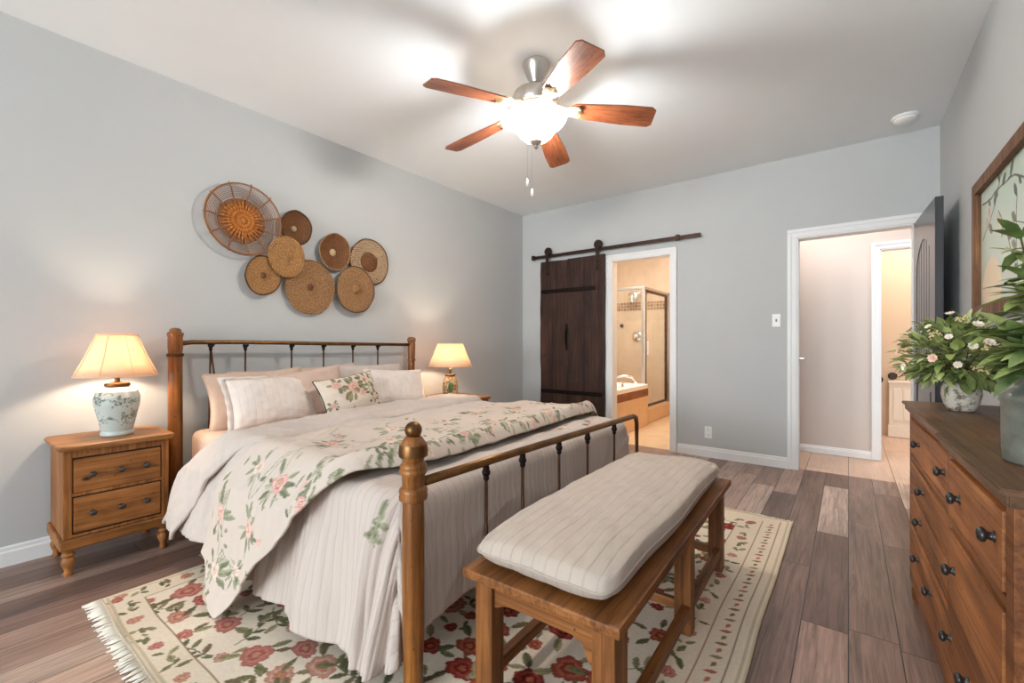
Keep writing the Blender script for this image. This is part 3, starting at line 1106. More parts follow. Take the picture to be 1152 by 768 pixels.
# ================================================================== CEILING FAN
FXc, FYc = -1.455, 2.135
fan = thing('ceiling_fan', 'five blade walnut ceiling fan with lit frosted bowl and nickel motor', 'ceiling fan', (FXc, FYc, 2.74))
F0 = (FXc, FYc, 0)
bm = new(); lathe(bm, [(0.055, 2.739), (0.080, 2.738), (0.080, 2.728), (0.070, 2.70), (0.052, 2.655), (0.040, 2.635), (0.036, 2.625)], 32, F0); obj('canopy', bm, M['nickel'], fan, auto=35)
bm = new(); lathe(bm, [(0.013, 2.635), (0.013, 2.565)], 14, F0); sphere(bm, (FXc, FYc, 2.612), 0.026); obj('downrod', bm, M['nickel'], fan, smooth=True)
bm = new(); lathe(bm, [(0.03, 2.578), (0.10, 2.573), (0.128, 2.562), (0.136, 2.545), (0.136, 2.492), (0.128, 2.478), (0.12, 2.474)], 40, F0); obj('motor_housing', bm, M['nickel'], fan, auto=35)
bm = new(); lathe(bm, [(0.118, 2.477), (0.132, 2.472), (0.138, 2.462), (0.125, 2.450), (0.10, 2.442), (0.10, 2.436), (0.143, 2.431), (0.146, 2.424), (0.06, 2.422)], 40, F0,
                  wob=lambda a: 1 + 0.02 * math.cos(20 * a)); obj('ornate_collar', bm, M['antique_white'], fan, auto=50)  # lowest flange added as a pan to hold bulb light off the ceiling
bm = new(); lathe(bm, [(0.180, 2.424), (0.176, 2.412), (0.160, 2.390), (0.134, 2.368), (0.114, 2.350), (0.098, 2.325), (0.07, 2.300), (0.035, 2.288), (0.012, 2.285)], 40, F0, cap=False)
bowl = obj('light_bowl', bm, M['bowl'], fan, smooth=True)
so = bowl.modifiers.new('thickness', 'SOLIDIFY'); so.thickness = 0.004
bm = new(); lathe(bm, [(0.034, 2.292), (0.038, 2.284), (0.03, 2.276), (0.014, 2.27), (0.010, 2.262), (0.014, 2.254), (0.008, 2.245), (0.002, 2.24)], 20, F0); obj('finial', bm, M['nickel'], fan, auto=50)
# one blade along +x, then copies
def blade_bm():
    bm = new()
    n = 20
    top, bot = [], []
    rows = []
    for i in range(n + 1):
        f = i / n
        x = 0.205 + 0.475 * f
        w = 0.052 + 0.022 * min(1, f * 1.6)
        e = 0.022 / 0.475
        if f > 1 - e:
            w *= math.sqrt(max(0.0, 1 - ((f - (1 - e)) / e) ** 2 * 0.45))
        if f < 0.06:
            w *= 0.75 + 0.25 * f / 0.06
        z = 2.466 - 0.105 * (x - 0.17)
        row = []
        for j in range(7):
            y = w * (j / 3 - 1)
            zz = z - y * math.tan(math.radians(12))
            row.append((bm.verts.new((x, y, zz + 0.004 - 2.74)), bm.verts.new((x, y, zz - 0.004 - 2.74))))
        rows.append(row)
    for a, b in zip(rows, rows[1:]):
        for j in range(6):
            bm.faces.new((a[j][0], b[j][0], b[j + 1][0], a[j + 1][0]))
            bm.faces.new((a[j][1], a[j + 1][1], b[j + 1][1], b[j][1]))
        bm.faces.new((a[0][0], a[0][1], b[0][1], b[0][0]))
        bm.faces.new((a[6][0], b[6][0], b[6][1], a[6][1]))
    for r in (rows[0], rows[-1]):
        for j in range(6):
            bm.faces.new((r[j][0], r[j + 1][0], r[j + 1][1], r[j][1]))
    bmesh.ops.recalc_face_normals(bm, faces=bm.faces[:])
    return bm
def bracket_bm():
    bm = new()
    z0 = 2.468 - 2.74
    for s in (-1, 1):
        tube(bm, [(0.11, s * .012, z0 + .005), (0.14, s * .03, z0), (0.175, s * .018, z0 - .003), (0.205, s * .035, z0 - .009), (0.245, s * .045, z0 - .016), (0.262, s * .028, z0 - .019)], [.01, .011, .009, .010, .009, .006], 8)
    tube(bm, [(0.10, 0, z0 + .006), (0.16, 0, z0 - .004), (0.22, 0, z0 - .013), (0.275, 0, z0 - .021)], [.014, .010, .014, .006], 8)
    prism(bm, [(0.19, -.035), (0.25, -.046), (0.268, 0), (0.25, .046), (0.19, .035)], 'z', z0 - .020, z0 - .013)
    return bm
b0 = None
for a in (251, 326, 35, 109, 182):
    if b0 is None:
        b0 = obj('blade', blade_bm(), M['blade'], fan, world=False, auto=40)
        obj('blade_bracket', bracket_bm(), M['antique_white'], b0, world=False, smooth=True)
        bl = b0
    else:
        bl = copy_tree(b0, fan)
    bl.rotation_euler = (0, 0, math.radians(a))
for x, y, z0_, z1_ in ((-0.02, -0.06, 2.03, 2.0), (0.012, -0.058, 1.965, 1.93)):
    bm = new(); tube(bm, [(FXc + x, FYc + y, 2.46), (FXc + x, FYc + y, z0_ + .02)], 0.0009, 6); ch = obj('pull_chain', bm, M['nickel'], fan)
    bm = new(); lathe(bm, [(.003, .025), (.006, .018), (.0075, 0), (.007, -.012), (.003, -.018)], 10, (FXc + x, FYc + y, z0_)); obj('chain_pull', bm, M['white_plastic'], ch, smooth=True)
for a in (0, 120, 240):
    point('fan_bulb', (FXc + .045 * math.cos(math.radians(a + 20)), FYc + .045 * math.sin(math.radians(a + 20)), 2.368), 33.0, (0.95, 0.98, 1.0), 0.055)

# ================================================================== WALL BASKETS
def basket(name, label, y, z, R, prof, mats, x=0.02, rim=None, knob=None, ry=1.0, rz=1.0, tilt=0.0, cat='basket', seed=0):
    t = thing(name, label, cat, (XL + x, y, z), 'woven baskets on the left wall')
    rgb = random.Random(seed)
    p = [rgb.uniform(0, 6) for _ in range(3)]
    wob = lambda a: 1 + 0.012 * math.sin(3 * a + p[0]) + 0.01 * math.sin(5 * a + p[1]) + 0.006 * math.sin(9 * a + p[2])
    def fin(bm):
        for v in bm.verts:
            v.co = Vector((v.co.x, v.co.y * ry, v.co.z * rz))
        bmesh.ops.rotate(bm, verts=bm.verts[:], cent=(0, 0, 0), matrix=Matrix.Rotation(tilt, 3, 'X'))
        return bm
    bm = new(); lathe(bm, [(r * R, h) for r, h in prof], 48, (0, 0, 0), 'x', wob); obj('woven_disc', fin(bm), mats[0], t, world=False, auto=60)
    if rim:
        bm = new(); tube(bm, [(rim[0], R * wob(2 * PI * i / 48) * math.cos(2 * PI * i / 48), R * wob(2 * PI * i / 48) * math.sin(2 * PI * i / 48)) for i in range(48)], rim[1], 8, True)
        obj('rim', fin(bm), mats[1], t, world=False, smooth=True)
    if knob:
        bm = new(); lathe(bm, [(r * R, h) for r, h in knob], 24, (0, 0, 0), 'x', wob); obj('centre_boss', fin(bm), mats[2], t, world=False, auto=60)
    return t


# openwork large basket
yb, zb, Rb = 1.272, 1.945, 0.238
t = thing('wall_basket', 'largest openwork cane basket with orange sunburst centre, upper left of the group', 'basket', (XL + 0.012, yb, zb), 'woven baskets on the left wall')
bm = new(); lathe(bm, [(0.0, .012), (0.09, .014), (0.150, .011), (0.152, .004), (0.0, .002)], 40, (0, 0, 0), 'x'); obj('woven_disc', bm, M['cane_dark'], t, world=False, auto=50)
bm = new()
for k in range(9):
    r = 0.163 + k * 0.0095
    xk = 0.012 + 0.045 * (k / 8) ** 1.3
    tube(bm, [(xk, r * math.cos(2 * PI * i / 40), r * math.sin(2 * PI * i / 40)) for i in range(40)], 0.0021 if k < 8 else 0.006, 6, True)
obj('cane_ring', bm, M['cane_dark'], t, world=False, smooth=True)
for k in range(11):
    a = 2 * PI * k / 11 + 0.25
    bm = new(); tube(bm, [(.018, .03 * math.cos(a), .03 * math.sin(a)), (.024, .15 * math.cos(a), .15 * math.sin(a)), (.05, .215 * math.cos(a), .215 * math.sin(a)), (.066, .25 * math.cos(a + .03), .25 * math.sin(a + .03))], [.006, .005, .0045, .004], 7)
    obj('spoke', bm, M['cane_dark'], t, world=False, smooth=True)
bm = new()
for k in range(30):
    a = 2 * PI * k / 30 + 0.1
    rr = 0.12 + 0.04 * ((k * 7) % 5) / 4
    tube(bm, [(.019, .015 * math.cos(a), .015 * math.sin(a)), (.022, .07 * math.cos(a), .07 * math.sin(a)), (.019, .11 * math.cos(a), .11 * math.sin(a)), (.015, rr * math.cos(a), rr * math.sin(a))], [.005, .0078, .0085, .003], 6)
lathe(bm, [(0, .03), (.03, .027), (.036, .018)], 20, (0, 0, 0), 'x')
obj('sunburst_petal', bm, M['cane_orange'], t, world=False, smooth=True)

bowlp = [(0.0, .004), (0.45, .006), (0.75, .016), (0.93, .040), (1.0, .048), (1.0, .040), (0.9, .020), (0.6, .0), (0.0, .0)]
flatp = [(0.0, .020), (0.2, .018), (0.3, .010), (0.6, .018), (0.95, .026), (1.0, .022), (0.97, .012), (0.5, .0), (0.0, .0)]
basket('wall_basket', 'small oval brown basket with pale centre, right of the largest openwork basket', 1.632, 1.966, 0.120, bowlp, (M['basket_brown'], M['basket_dark'], M['basket_pale']), .006, (.046, .007), [(0.0, .02), (.10, .018), (.17, .008), (.18, .004)], .93, 1.05, -.2, seed=1)
basket('wall_basket', 'golden round basket overlapping the lower right edge of the openwork basket', 1.552, 1.737, 0.135, flatp, (M['basket_gold'], M['basket_gold'], M['basket_gold']), .05, (.022, .006), None, .93, 1.08, 0, seed=2)
basket('wall_basket', 'small golden basket hanging lowest on the left, under the openwork basket', 1.398, 1.583, 0.127, flatp, (M['basket_gold'], M['basket_dark'], M['basket_brown']), .03, (.024, .005), [(0.0, .022), (.16, .02), (.22, .012)], .93, 1.08, -.2, seed=3)
basket('wall_basket', 'wide tan flecked basket at the bottom middle of the group', 1.748, 1.538, 0.197, flatp, (M['basket_tan'], M['basket_tan'], M['basket_brown']), .012, (.024, .006), [(0.0, .026), (.10, .024), (.16, .014)], .98, 1.04, 0, seed=4)
basket('wall_basket', 'deep brown bowl basket with pale centre, left of the speckled basket', 1.945, 1.84, 0.138, bowlp, (M['basket_brown'], M['basket_tan'], M['basket_pale']), .006, (.047, .005), [(0.0, .022), (.12, .02), (.20, .008), (.21, .004)], .95, 1.06, -.2, seed=5)
basket('wall_basket', 'speckled brown and cream basket with dark ring, at the right end of the group', 2.278, 1.81, 0.190, flatp, (M['basket_fleck'], M['basket_dark'], M['basket_brown']), .008, (.024, .005), [(0.0, .03), (.12, .03), (.2, .022), (.42, .022), (.44, .016)], 1.0, 1.03, 0, seed=6)
basket('wall_basket', 'lowest right tan basket with a pale raised boss, below the speckled one', 2.123, 1.553, 0.182, flatp, (M['basket_tan'], M['basket_dark'], M['basket_gold']), .04, (.024, .004), [(0.0, .045), (.10, .042), (.16, .030), (.2, .014)], .96, 1.05, 0, seed=7)

# ================================================================== NIGHTSTANDS
def knob_lathe(bm, c, axis, r=0.014, l=0.026):
    lathe(bm, [(r * .9, 0), (r * .6, l * .15), (r * .5, l * .4), (r * .95, l * .55), (r, l * .75), (r * .7, l * .95), (r * .2, l)], 16, c, axis)


def nightstand(label, x0, x1, y0, y1, zt):
    """front faces +x"""
    t = thing('nightstand', label, 'nightstand', ((x0 + x1) / 2, (y0 + y1) / 2, 0), 'pine nightstands')
    zb = zt * 0.205
    bx1, by0, by1 = x1 - 0.035, y0 + 0.025, y1 - 0.025
    bm = new()
    box(bm, x0 + .01, bx1, by0, by1, zb + .05, zt - 0.028, 0.004)
    obj('carcass', bm, M['pine_z'], t)
    bm = new(); box(bm, bx1 - .001, bx1 + .0015, by0 + .01, by1 - .01, zb + .055, zt - .035); obj('drawer_recess', bm, M['recess'], t)
    bm = new()
    for yy in (by0, by1 - 0.032):
        box(bm, bx1 - .004, bx1 + .008, yy, yy + 0.032, zb + .05, zt - 0.03, 0.004)
    h0 = zb + .052
    H = zt - 0.028 - h0
    for z0, z1 in ((h0, h0 + .012), (h0 + H * .47, h0 + H * .47 + .016), (zt - .062, zt - .028)):
        box(bm, bx1 - .004, bx1 + .006, by0 + .028, by1 - .028, z0, z1, 0.002)
    obj('face_frame', bm, M['pine_z'], t)
    bm = new()
    pts = rrect(x0, x1, y0, y1, 0.035, 5)
    for (z, ins) in ((zt - .028, .006),):
        pass
    lo = [bm.verts.new((x, y, zt - .028)) for x, y in rrect(x0, x1 - .008, y0 + .008, y1 - .008, .03, 5)]
    mi = [bm.verts.new((x, y, zt - .012)) for x, y in rrect(x0, x1, y0, y1, .035, 5)]
    m2 = [bm.verts.new((x, y, zt - .004)) for x, y in rrect(x0, x1, y0, y1, .035, 5)]
    hi = [bm.verts.new((x, y, zt)) for x, y in rrect(x0 + .003, x1 - .006, y0 + .006, y1 - .006, .03, 5)]
    for a, b in ((lo, mi), (mi, m2), (m2, hi)):
        n = len(a)
        for i in range(n):
            bm.faces.new((a[i], a[(i + 1) % n], b[(i + 1) % n], b[i]))
    bm.faces.new(hi); bm.faces.new(lo[::-1])
    obj('top', bm, M['pinetop_y'], t, auto=30)
    bm = new()
    box(bm, x0 + .006, bx1 + .022, by0 - .014, by1 + .014, zb, zb + .05, 0.010, 3)
    obj('base_moulding', bm, M['pine_y'], t)
    for z0, z1 in ((h0 + H * .50, zt - .066), (h0 + .016, h0 + H * .465)):
        bm = new(); box(bm, bx1 - .002, bx1 + .010, by0 + .036, by1 - .036, z0 + .005, z1 - .005, 0.004)
        d = obj('drawer', bm, M['pine_y'], t)
        for f in (.20, .52, .82):
            bm = new(); knob_lathe(bm, (bx1 + .009, by0 + .036 + (by1 - by0 - .072) * f, (z0 + z1) / 2), 'x')
            obj('knob', bm, M['knob'], d, smooth=True)
    for xx in (x0 + .04, bx1 - .012):
        for yy in (by0 + .02, by1 - .02):
            bm = new(); k = zb
            lathe(bm, [(.014, 0), (.019, k * .06), (.016, k * .14), (.014, k * .22), (.021, k * .38), (.026, k * .52), (.023, k * .62), (.017, k * .68), (.025, k * .76), (.025, k * .82), (.018, k * .87), (.025, k * .94), (.025, k * 1.04)], 20, (xx, yy, 0))
            obj('leg', bm, M['pine_z'], t, auto=50)
    return t


nightstand('pine nightstand with two three-knob drawers under the big white lamp', XL + .012, -2.90, 0.335, 0.79, 0.62)
nightstand('pine nightstand half hidden behind the far side of the bed', XL + .012, -2.74, 2.83, 3.27, 0.60)


# ================================================================== TABLE LAMPS
def lamp(label, c, zb, kind, sh_z0, sh_z1, r0, r1, power):
    x, y = c
    t = thing('table_lamp', label, 'lamp', (x, y, zb), 'bedside table lamps')
    if kind == 'urn':
        prof = [(.0, 0), (.066, 0), (.070, .006), (.069, .016), (.065, .024), (.070, .05), (.082, .11), (.095, .165), (.096, .20), (.084, .232), (.062, .250), (.046, .256), (.044, .262)]
        cv = Canvas(0, 0, 2 * PI * .11, 0.30, 0.0022, (182, 191, 187))
        rg = np.random.RandomState(5)
        for _ in range(46):
            cx, cy = rg.uniform(0, .69), rg.choice([rg.uniform(.16, .225), rg.uniform(.05, .14)])
            for _k in range(9):
                a = rg.uniform(0, 6.28)
                l = rg.uniform(.008, .019)
                cv.leaf(cx + rg.uniform(-.022, .022), cy + rg.uniform(-.016, .016), l, l * .24, a, [(120, 130, 122), (96, 106, 98), (150, 158, 150)][rg.randint(3)])
            pts = [(cx + .02 * k, cy + .012 * math.sin(k * 1.7 + cx * 40)) for k in range(4)]
            cv.line(pts, .003, (104, 114, 106))
        nu = 97
        us = np.linspace(0, 1, nu)
        # dense profile
        zs = np.linspace(0, 1, 90)
        pr_ = np.array(prof)
        dd = np.concatenate([[0], np.cumsum(np.hypot(np.diff(pr_[:, 0]), np.diff(pr_[:, 1])))])
        rr = np.interp(zs * dd[-1], dd, pr_[:, 0]); zz = np.interp(zs * dd[-1], dd, pr_[:, 1])
        P = np.zeros((90, nu, 3))
        P[..., 0] = x + rr[:, None] * np.cos(2 * PI * us)[None]
        P[..., 1] = y + rr[:, None] * np.sin(2 * PI * us)[None]
        P[..., 2] = zb + zz[:, None]
        ci = np.clip((us * (cv.nx - 1)).astype(int), 0, cv.nx - 1)
        cj = np.clip((zz / 0.30 * (cv.ny - 1)).astype(int), 0, cv.ny - 1)
        C = cv.c[cj][:, ci]
        grid_mesh('lamp_base', P, vcol('painted_urn_ceramic', 0.18, 0.02, 20, 0.5, kind='Object'), t, col=C)
        bm = new(); lathe(bm, [(.04, .252), (.052, .258), (.054, .266), (.050, .274), (.03, .278), (.012, .282), (.010, .30), (.022, .306), (.024, .316), (.010, .322), (.008, sh_z1 - zb - 0.02)], 24, (x, y, zb))
        obj('neck', bm, M['brass'], t, auto=50)
    else:
        bm = new(); lathe(bm, [(.0, 0), (.070, 0), (.074, .01), (.076, .03), (.084, .09), (.082, .14), (.070, .175), (.050, .195), (.046, .205)], 8, (x, y, zb),); 
        for v in bm.verts:
            v.co.x = x + (v.co.x - x) * 0.92
        base = obj('lamp_base', bm, M['pebble'], t, smooth=True)
        sub = base.modifiers.new('smooth', 'SUBSURF'); sub.levels = 2; sub.render_levels = 2
        bm = new()
        # green oval leaf relief on the side turned to the bed
        for v in range(1):
            sphere(bm, (x + .055, y - .050, zb + .10), 0.030, 14, (1.0, .55, 1.75))
        obj('leaf_relief', bm, M['green_patch'], t, smooth=True)
        bm = new(); lathe(bm, [(.044, .202), (.05, .206), (.05, .216), (.03, .222), (.010, .226), (.010, .26), (.02, .266), (.008, .28), (.008, sh_z1 - zb - 0.02)], 20, (x, y, zb))
        obj('neck', bm, M['brass'], t, auto=50)
    bm = new()
    lathe(bm, [(r0, sh_z0), (r0 + (r1 - r0) * .5 - .004, (sh_z0 + sh_z1) / 2), (r1, sh_z1)], 48, (x, y, 0), cap=False, wob=lambda a: 1 + .006 * math.cos(8 * a))
    s_ = obj('lamp_shade', bm, M['shade'], t, smooth=True)
    so = s_.modifiers.new('thickness', 'SOLIDIFY'); so.thickness = 0.003
    bm = new()
    for r, z in ((r0, sh_z0), (r1, sh_z1)):
        tube(bm, [(x + r * math.cos(2 * PI * i / 40), y + r * math.sin(2 * PI * i / 40), z) for i in range(40)], .004, 6, True)
    for k in range(8):
        a = 2 * PI * k / 8 + .2
        tube(bm, [(x + (r0 + .001) * math.cos(a), y + (r0 + .001) * math.sin(a), sh_z0), (x + ((r0 + r1) / 2 - .002) * math.cos(a), y + ((r0 + r1) / 2 - .002) * math.sin(a), (sh_z0 + sh_z1) / 2), (x + (r1 + .001) * math.cos(a), y + (r1 + .001) * math.sin(a), sh_z1)], .0016, 5)
    obj('shade_trim', bm, M['shade'], s_, smooth=True)
    point('lamp_bulb', (x, y, sh_z0 + (sh_z1 - sh_z0) * .45), power, (1.0, .78, .56), .03)
    return t


lamp('large table lamp with pale green floral urn base on the near nightstand', (-3.09, .584), .62, 'urn', .935, 1.150, .172, .084, 8.5)
lamp('smaller table lamp with crackled beige base and green leaf on the far nightstand', (-2.985, 2.945), .60, 'jar', .895, 1.105, .205, .118, 7.5)

# ================================================================== BED
HXB, FXB = -3.2, -1.08
bed = thing('bed', 'honey wood and iron bed with turned posts and slim spindles', 'bed', (-2.1, 1.8, 0))


def post(name, x, y, zt, kind):
    bm = new()
    if kind == 'foot':
        z = zt
        prof = [(.030, 0), (.034, .02), (.034, .12), (.038, .20), (.038, z - .30), (.036, z - .245), (.048, z - .240), (.050, z - .230), (.047, z - .222), (.050, z - .214), (.047, z - .206), (.038, z - .200), (.040, z - .165),
                (.047, z - .158), (.049, z - .150), (.044, z - .144), (.047, z - .138), (.044, z - .130), (.034, z - .122), (.040, z - .112), (.048, z - .092), (.046, z - .070), (.032, z - .050), (.024, z - .044)]
        for k in range(9):
            a = -PI / 2 * 0.75 + k * (PI / 2 * 1.75) / 8
            prof.append((.028 * math.cos(a) + 0.0005, z - .024 + .024 * math.sin(a)))
    elif kind == 'head':
        prof = [(.036, 0), (.042, .1), (.043, .6), (.041, zt - .17), (.047, zt - .168), (.050, zt - .16), (.047, zt - .152), (.040, zt - .15), (.044, zt - .12), (.044, zt - .07), (.042, zt - .06), (.046, zt - .045), (.050, zt - .036), (.046, zt - .028), (.036, zt - .022), (.034, zt - .008), (.02, zt), (.004, zt + .003)]
    else:
        prof = [(.036, 0), (.038, .6), (.034, zt - .22), (.046, zt - .215), (.046, zt - .205), (.036, zt - .20), (.040, zt - .14), (.040, zt - .06), (.034, zt - .05), (.044, zt - .035), (.046, zt - .018), (.036, zt - .004), (.01, zt)]
    lathe(bm, [(r * (.90 if kind == 'foot' else .86), z) for r, z in prof], 28, (x, y, 0))
    return bm


HY0, HY1, FY0, FY1 = 0.868, 2.66, 0.905, 2.75
obj('head_post', post('', HXB, HY0, 1.196, 'head'), M['post'], bed, auto=50)
obj('head_post', post('', HXB, HY1, 1.165, 'head2'), M['post'], bed, auto=50)
fp = obj('foot_post', post('', FXB, FY0, .858, 'foot'), M['post'], bed, auto=50)
bm = new(); sphere(bm, (FXB, FY0, .832), .027, 20); lathe(bm, [(.0445, .752), (.0458, .766), (.0428, .788)], 28, (FXB, FY0, 0), cap=False)
obj('finial', bm, M['brass'], fp, smooth=True)
for y, zt in ((HY0, 1.196),):
    bm = new(); lathe(bm, [(.041, zt - .169), (.0445, zt - .16), (.041, zt - .151)], 28, (HXB, y, 0), cap=False); obj('collar_ring', bm, M['bronze'], bed, smooth=True)
bm = new(); tube(bm, [(HXB, HY0, 1.10), (HXB, HY0 + .08, 1.112), (HXB, HY0 + .4, 1.113), (HXB, 1.8, 1.104), (HXB, HY1, 1.095)], [.016, .014, .0135, .0135, .0135], 14); obj('head_rail', bm, M['brass'], bed, smooth=True)
bm = new(); tube(bm, [(HXB, HY0, .16), (HXB, HY1, .16)], .012, 12); obj('lower_head_rail', bm, M['bronze'], bed, smooth=True)


for k, y in enumerate((1.052, 1.253, 1.56, 1.804, 2.056, 2.294)):
    zt = 1.106 - .004 * k / 2
    bm = new(); tube(bm, [(HXB, y, zt - .01), (HXB, y - (.018 if k == 0 else .0), .16)], .006, 8)
    if k == 0:
        tube(bm, [(HXB, y, zt - .03), (HXB, y + .02, .9), (HXB, y + .03, .16)], .006, 8)
    sp_ = obj('head_spindle', bm, M['bronze'], bed, smooth=True)
    bm = new(); sphere(bm, (HXB, y, zt - .018), .016, 12, (1, 1, .8)); sphere(bm, (HXB, y, zt - .036), .011, 10, (1, 1, 1.3)); sphere(bm, (HXB + .008, y - .012, zt - .012), .008, 8); sphere(bm, (HXB + .008, y + .012, zt - .012), .008, 8)
    obj('casting', bm, M['iron'], sp_, smooth=True)
zr0, zr1 = .662, .645
yE = 2.73
bm = new()
tube(bm, [(FXB, FY0, zr0), (FXB, FY0 + .5, zr0 - .004), (FXB, 2.0, zr1 + .006), (FXB, yE - .06, zr1), (FXB, yE - .015, zr1 - .012), (FXB, yE, zr1 - .05), (FXB, yE + .002, .42), (FXB, yE, .30)], [.0165, .0155, .0155, .0155, .015, .013, .010, .010], 14)
obj('foot_rail', bm, M['brass'], bed, smooth=True)
bm = new(); tube(bm, [(FXB, 1.253, .13), (FXB, yE, .13)], .009, 10); obj('lower_foot_rail', bm, M['bronze'], bed, smooth=True)
for y in (1.253, 1.486, 1.777, 2.061, 2.39):
    zt = zr0 + (zr1 - zr0) * (y - FY0) / (yE - FY0)
    bm = new(); tube(bm, [(FXB, y, zt - .01), (FXB, y, .20), (FXB, y, .13)], [.0065, .0065, .008], 10); sp_ = obj('foot_spindle', bm, M['bronze'], bed, smooth=True)
    bm = new(); sphere(bm, (FXB, y, zt - .040), .0165, 14); lathe(bm, [(.010, zt - .068), (.012, zt - .058), (.009, zt - .05), (.013, zt - .026), (.011, zt - .012)], 12, (FXB, y, 0)); obj('casting', bm, M['iron'], sp_, smooth=True)
for y in (HY0 + .07, HY1 - .01):
    bm = new(); box(bm, HXB + .01, FXB - .10, y, y + .025, .22, .34, .004); obj('side_rail', bm, M['pine_x'], bed)
bm = new(); tube(bm, [(FXB, yE, .36), (FXB, yE, 0)], .016, 10); obj('foot_leg', bm, M['bronze'], bed, smooth=True)


def rbox_grid(bm, x0, x1, y0, y1, z0, z1, r, seg=5):
    box(bm, x0, x1, y0, y1, z0, z1, r, seg)


mt = thing('mattress', 'mattress in a peach fitted sheet on the bed frame', 'mattress', (-2.15, 1.8, .2))
bm = new(); box(bm, -3.15, -1.24, .925, 2.70, .36, .585, .06, 6); o = obj('fitted_sheet', bm, M['peach_sheet'], mt, smooth=True)
bm = new(); box(bm, -3.15, -1.24, .935, 2.69, .20, .37, .03, 4); obj('box_spring', bm, M['base_cloth'], mt, smooth=True)


# ------------------------------------------------------------------ draped bedding
def drape(a, b, x1, y0, y1, zt, rc=0.10, re=0.045, flare=0.10, seed=1, amp=0.03, fr=4.0, puff=0.008, dn=.53, df=.40, dfar=.45, zmin=0.014, out0=0.0, fx=.1, wrk=.010):
    """flat cloth coordinates (a along the bed, b across) to a cloth lying on the bed and hanging over its sides"""
    X1, Y0, Y1 = x1 - rc, y0 + rc, y1 - rc
    qx = np.minimum(a, X1)
    qy = np.clip(b, Y0, Y1)
    dx, dy = a - qx, b - qy
    D = np.hypot(dx, dy)
    # keep hems level round the corner
    uu = np.clip(dx - rc, 0, None) / df
    vv = np.where(dy < 0, np.clip(-dy - rc, 0, None) / dn, np.clip(dy - rc, 0, None) / dfar)
    hy = np.hypot(uu, vv)
    k = np.where(hy > 1e-6, np.maximum(uu, vv) / np.maximum(hy, 1e-6), 1.0)
    nx = np.where(D > 1e-9, dx / np.maximum(D, 1e-9), 0)
    ny = np.where(D > 1e-9, dy / np.maximum(D, 1e-9), 0)
    d = np.clip(D - rc, 0, None) * k
    th = np.minimum(d / re, PI / 2)
    out = np.minimum(D, rc) + re * np.sin(th)
    down = re * (1 - np.cos(th)) + np.clip(d - re * PI / 2, 0, None)
    # folds
    s = np.where(np.abs(dy) * 1.0 > np.abs(dx), a, b) + np.arctan2(ny, nx) * 0.12
    fold = np.sin(2 * PI * fr * s + 1.6 * snoise(a, b, seed + 5, .7, 2)) * 0.55 + 0.45 * snoise(s * 1.0, b * 0 + seed, seed, fr * .8, 2)
    hang = np.clip(down, 0, None)
    out = out + out0 * np.minimum(1, hang * 6) + flare * np.where(np.abs(nx) > .0, 1 - (1 - fx) * np.clip(nx, 0, 1) ** 4, 1) * hang + amp * fold * np.clip(hang / .35, 0, 1.2) * (1 - .8 * np.clip(nx, 0, 1) ** 4)
    out = out + .010 * snoise(s * 1.0, b * .25, seed + 21, 6.5, 3) * np.clip(hang / .15, 0, 1) * (1 - .7 * np.clip(nx, 0, 1) ** 4)
    ridge = np.clip(1 - 1.6 * np.abs(snoise(a * 1.15 + b * .25, b * .42, seed + 40, 1.5, 3)), 0, 1) ** 2
    ridge2 = np.clip(1 - 1.8 * np.abs(snoise(a * .6, b * .9, seed + 60, 2.2, 3)), 0, 1) ** 2
    out = out + wrk * ridge * np.clip(hang / .1, 0, 1)
    z = zt - down + wrk * (ridge + .5 * ridge2) * np.exp(-hang * 8) + puff * snoise(a, b, seed + 9, 1.6, 4) * np.exp(-hang * 6)
    over = np.clip(zmin - z, 0, None)
    out = out + over * 0.9 * (1 - np.clip(nx, 0, 1) ** 4)
    z = np.maximum(z, zmin + 0.006 * np.abs(fold) * (over > 0))
    return np.stack([qx + nx * out, qy + ny * out, z], -1)


def cloth(name, P, uv, mat, label, cat, thick, col=None, parent=None, loc=None):
    if parent is None:
        o = grid_mesh(name, P, mat, None, uv, col)
        if label:
            tag(o, label, cat)
    else:
        o = grid_mesh(name, P, mat, parent, uv, col)
    so = o.modifiers.new('thickness', 'SOLIDIFY')
    so.thickness = thick
    so.offset = 1.0
    return o


BX, BY0_, BY1_ = -1.165, .925, 2.71
# coverlet over the foot half
cv = Canvas(-2.15, BY0_ - .55, BX + .44, BY1_ + .42, 0.008, (202, 189, 181))
rg = np.random.RandomState(21)
for k in range(11):
    a = -2.6 + k * .42 + rg.uniform(-.15, .15)
    l = rg.uniform(.04, .07)
    cv.leaf(-1.21 + rg.uniform(-.02, .02), .82 + rg.uniform(-.03, .03), l, l * .22, a, SAGE[rg.randint(4)])
for (cx, cy) in ((-1.25, 2.42), (-1.32, 2.2)):
    spray(cv, rg, cx, cy, .03, BLUSH, SAGE, 6)
P = drape(cv.X, cv.Y, BX, BY0_, BY1_, .60, seed=2, amp=.036, fr=3.3, flare=.13, dn=.55, df=.44, dfar=.42)
P[..., 2] += 0.006 * np.clip(snoise(cv.X * 7, cv.Y * 1.2, 31, 1.0, 3), -1, 1)
cov_mat = None
k = NT('striped_coverlet_linen')
at_ = k.n('ShaderNodeAttribute', attribute_name='Col')
uvv = k.coord('UV')
w_ = k.n('ShaderNodeTexWave', wave_type='BANDS', bands_direction='X')
k.l(uvv, w_.inputs['Vector'])
w_.inputs['Scale'].default_value = 9.0
w_.inputs['Distortion'].default_value = 1.6
w_.inputs['Detail'].default_value = 2
w_.inputs['Detail Scale'].default_value = 0.7
s_ = k.ramp(w_.outputs['Fac'], [(0.0, (.80, .78, .77)), (0.12, (1, 1, 1))])
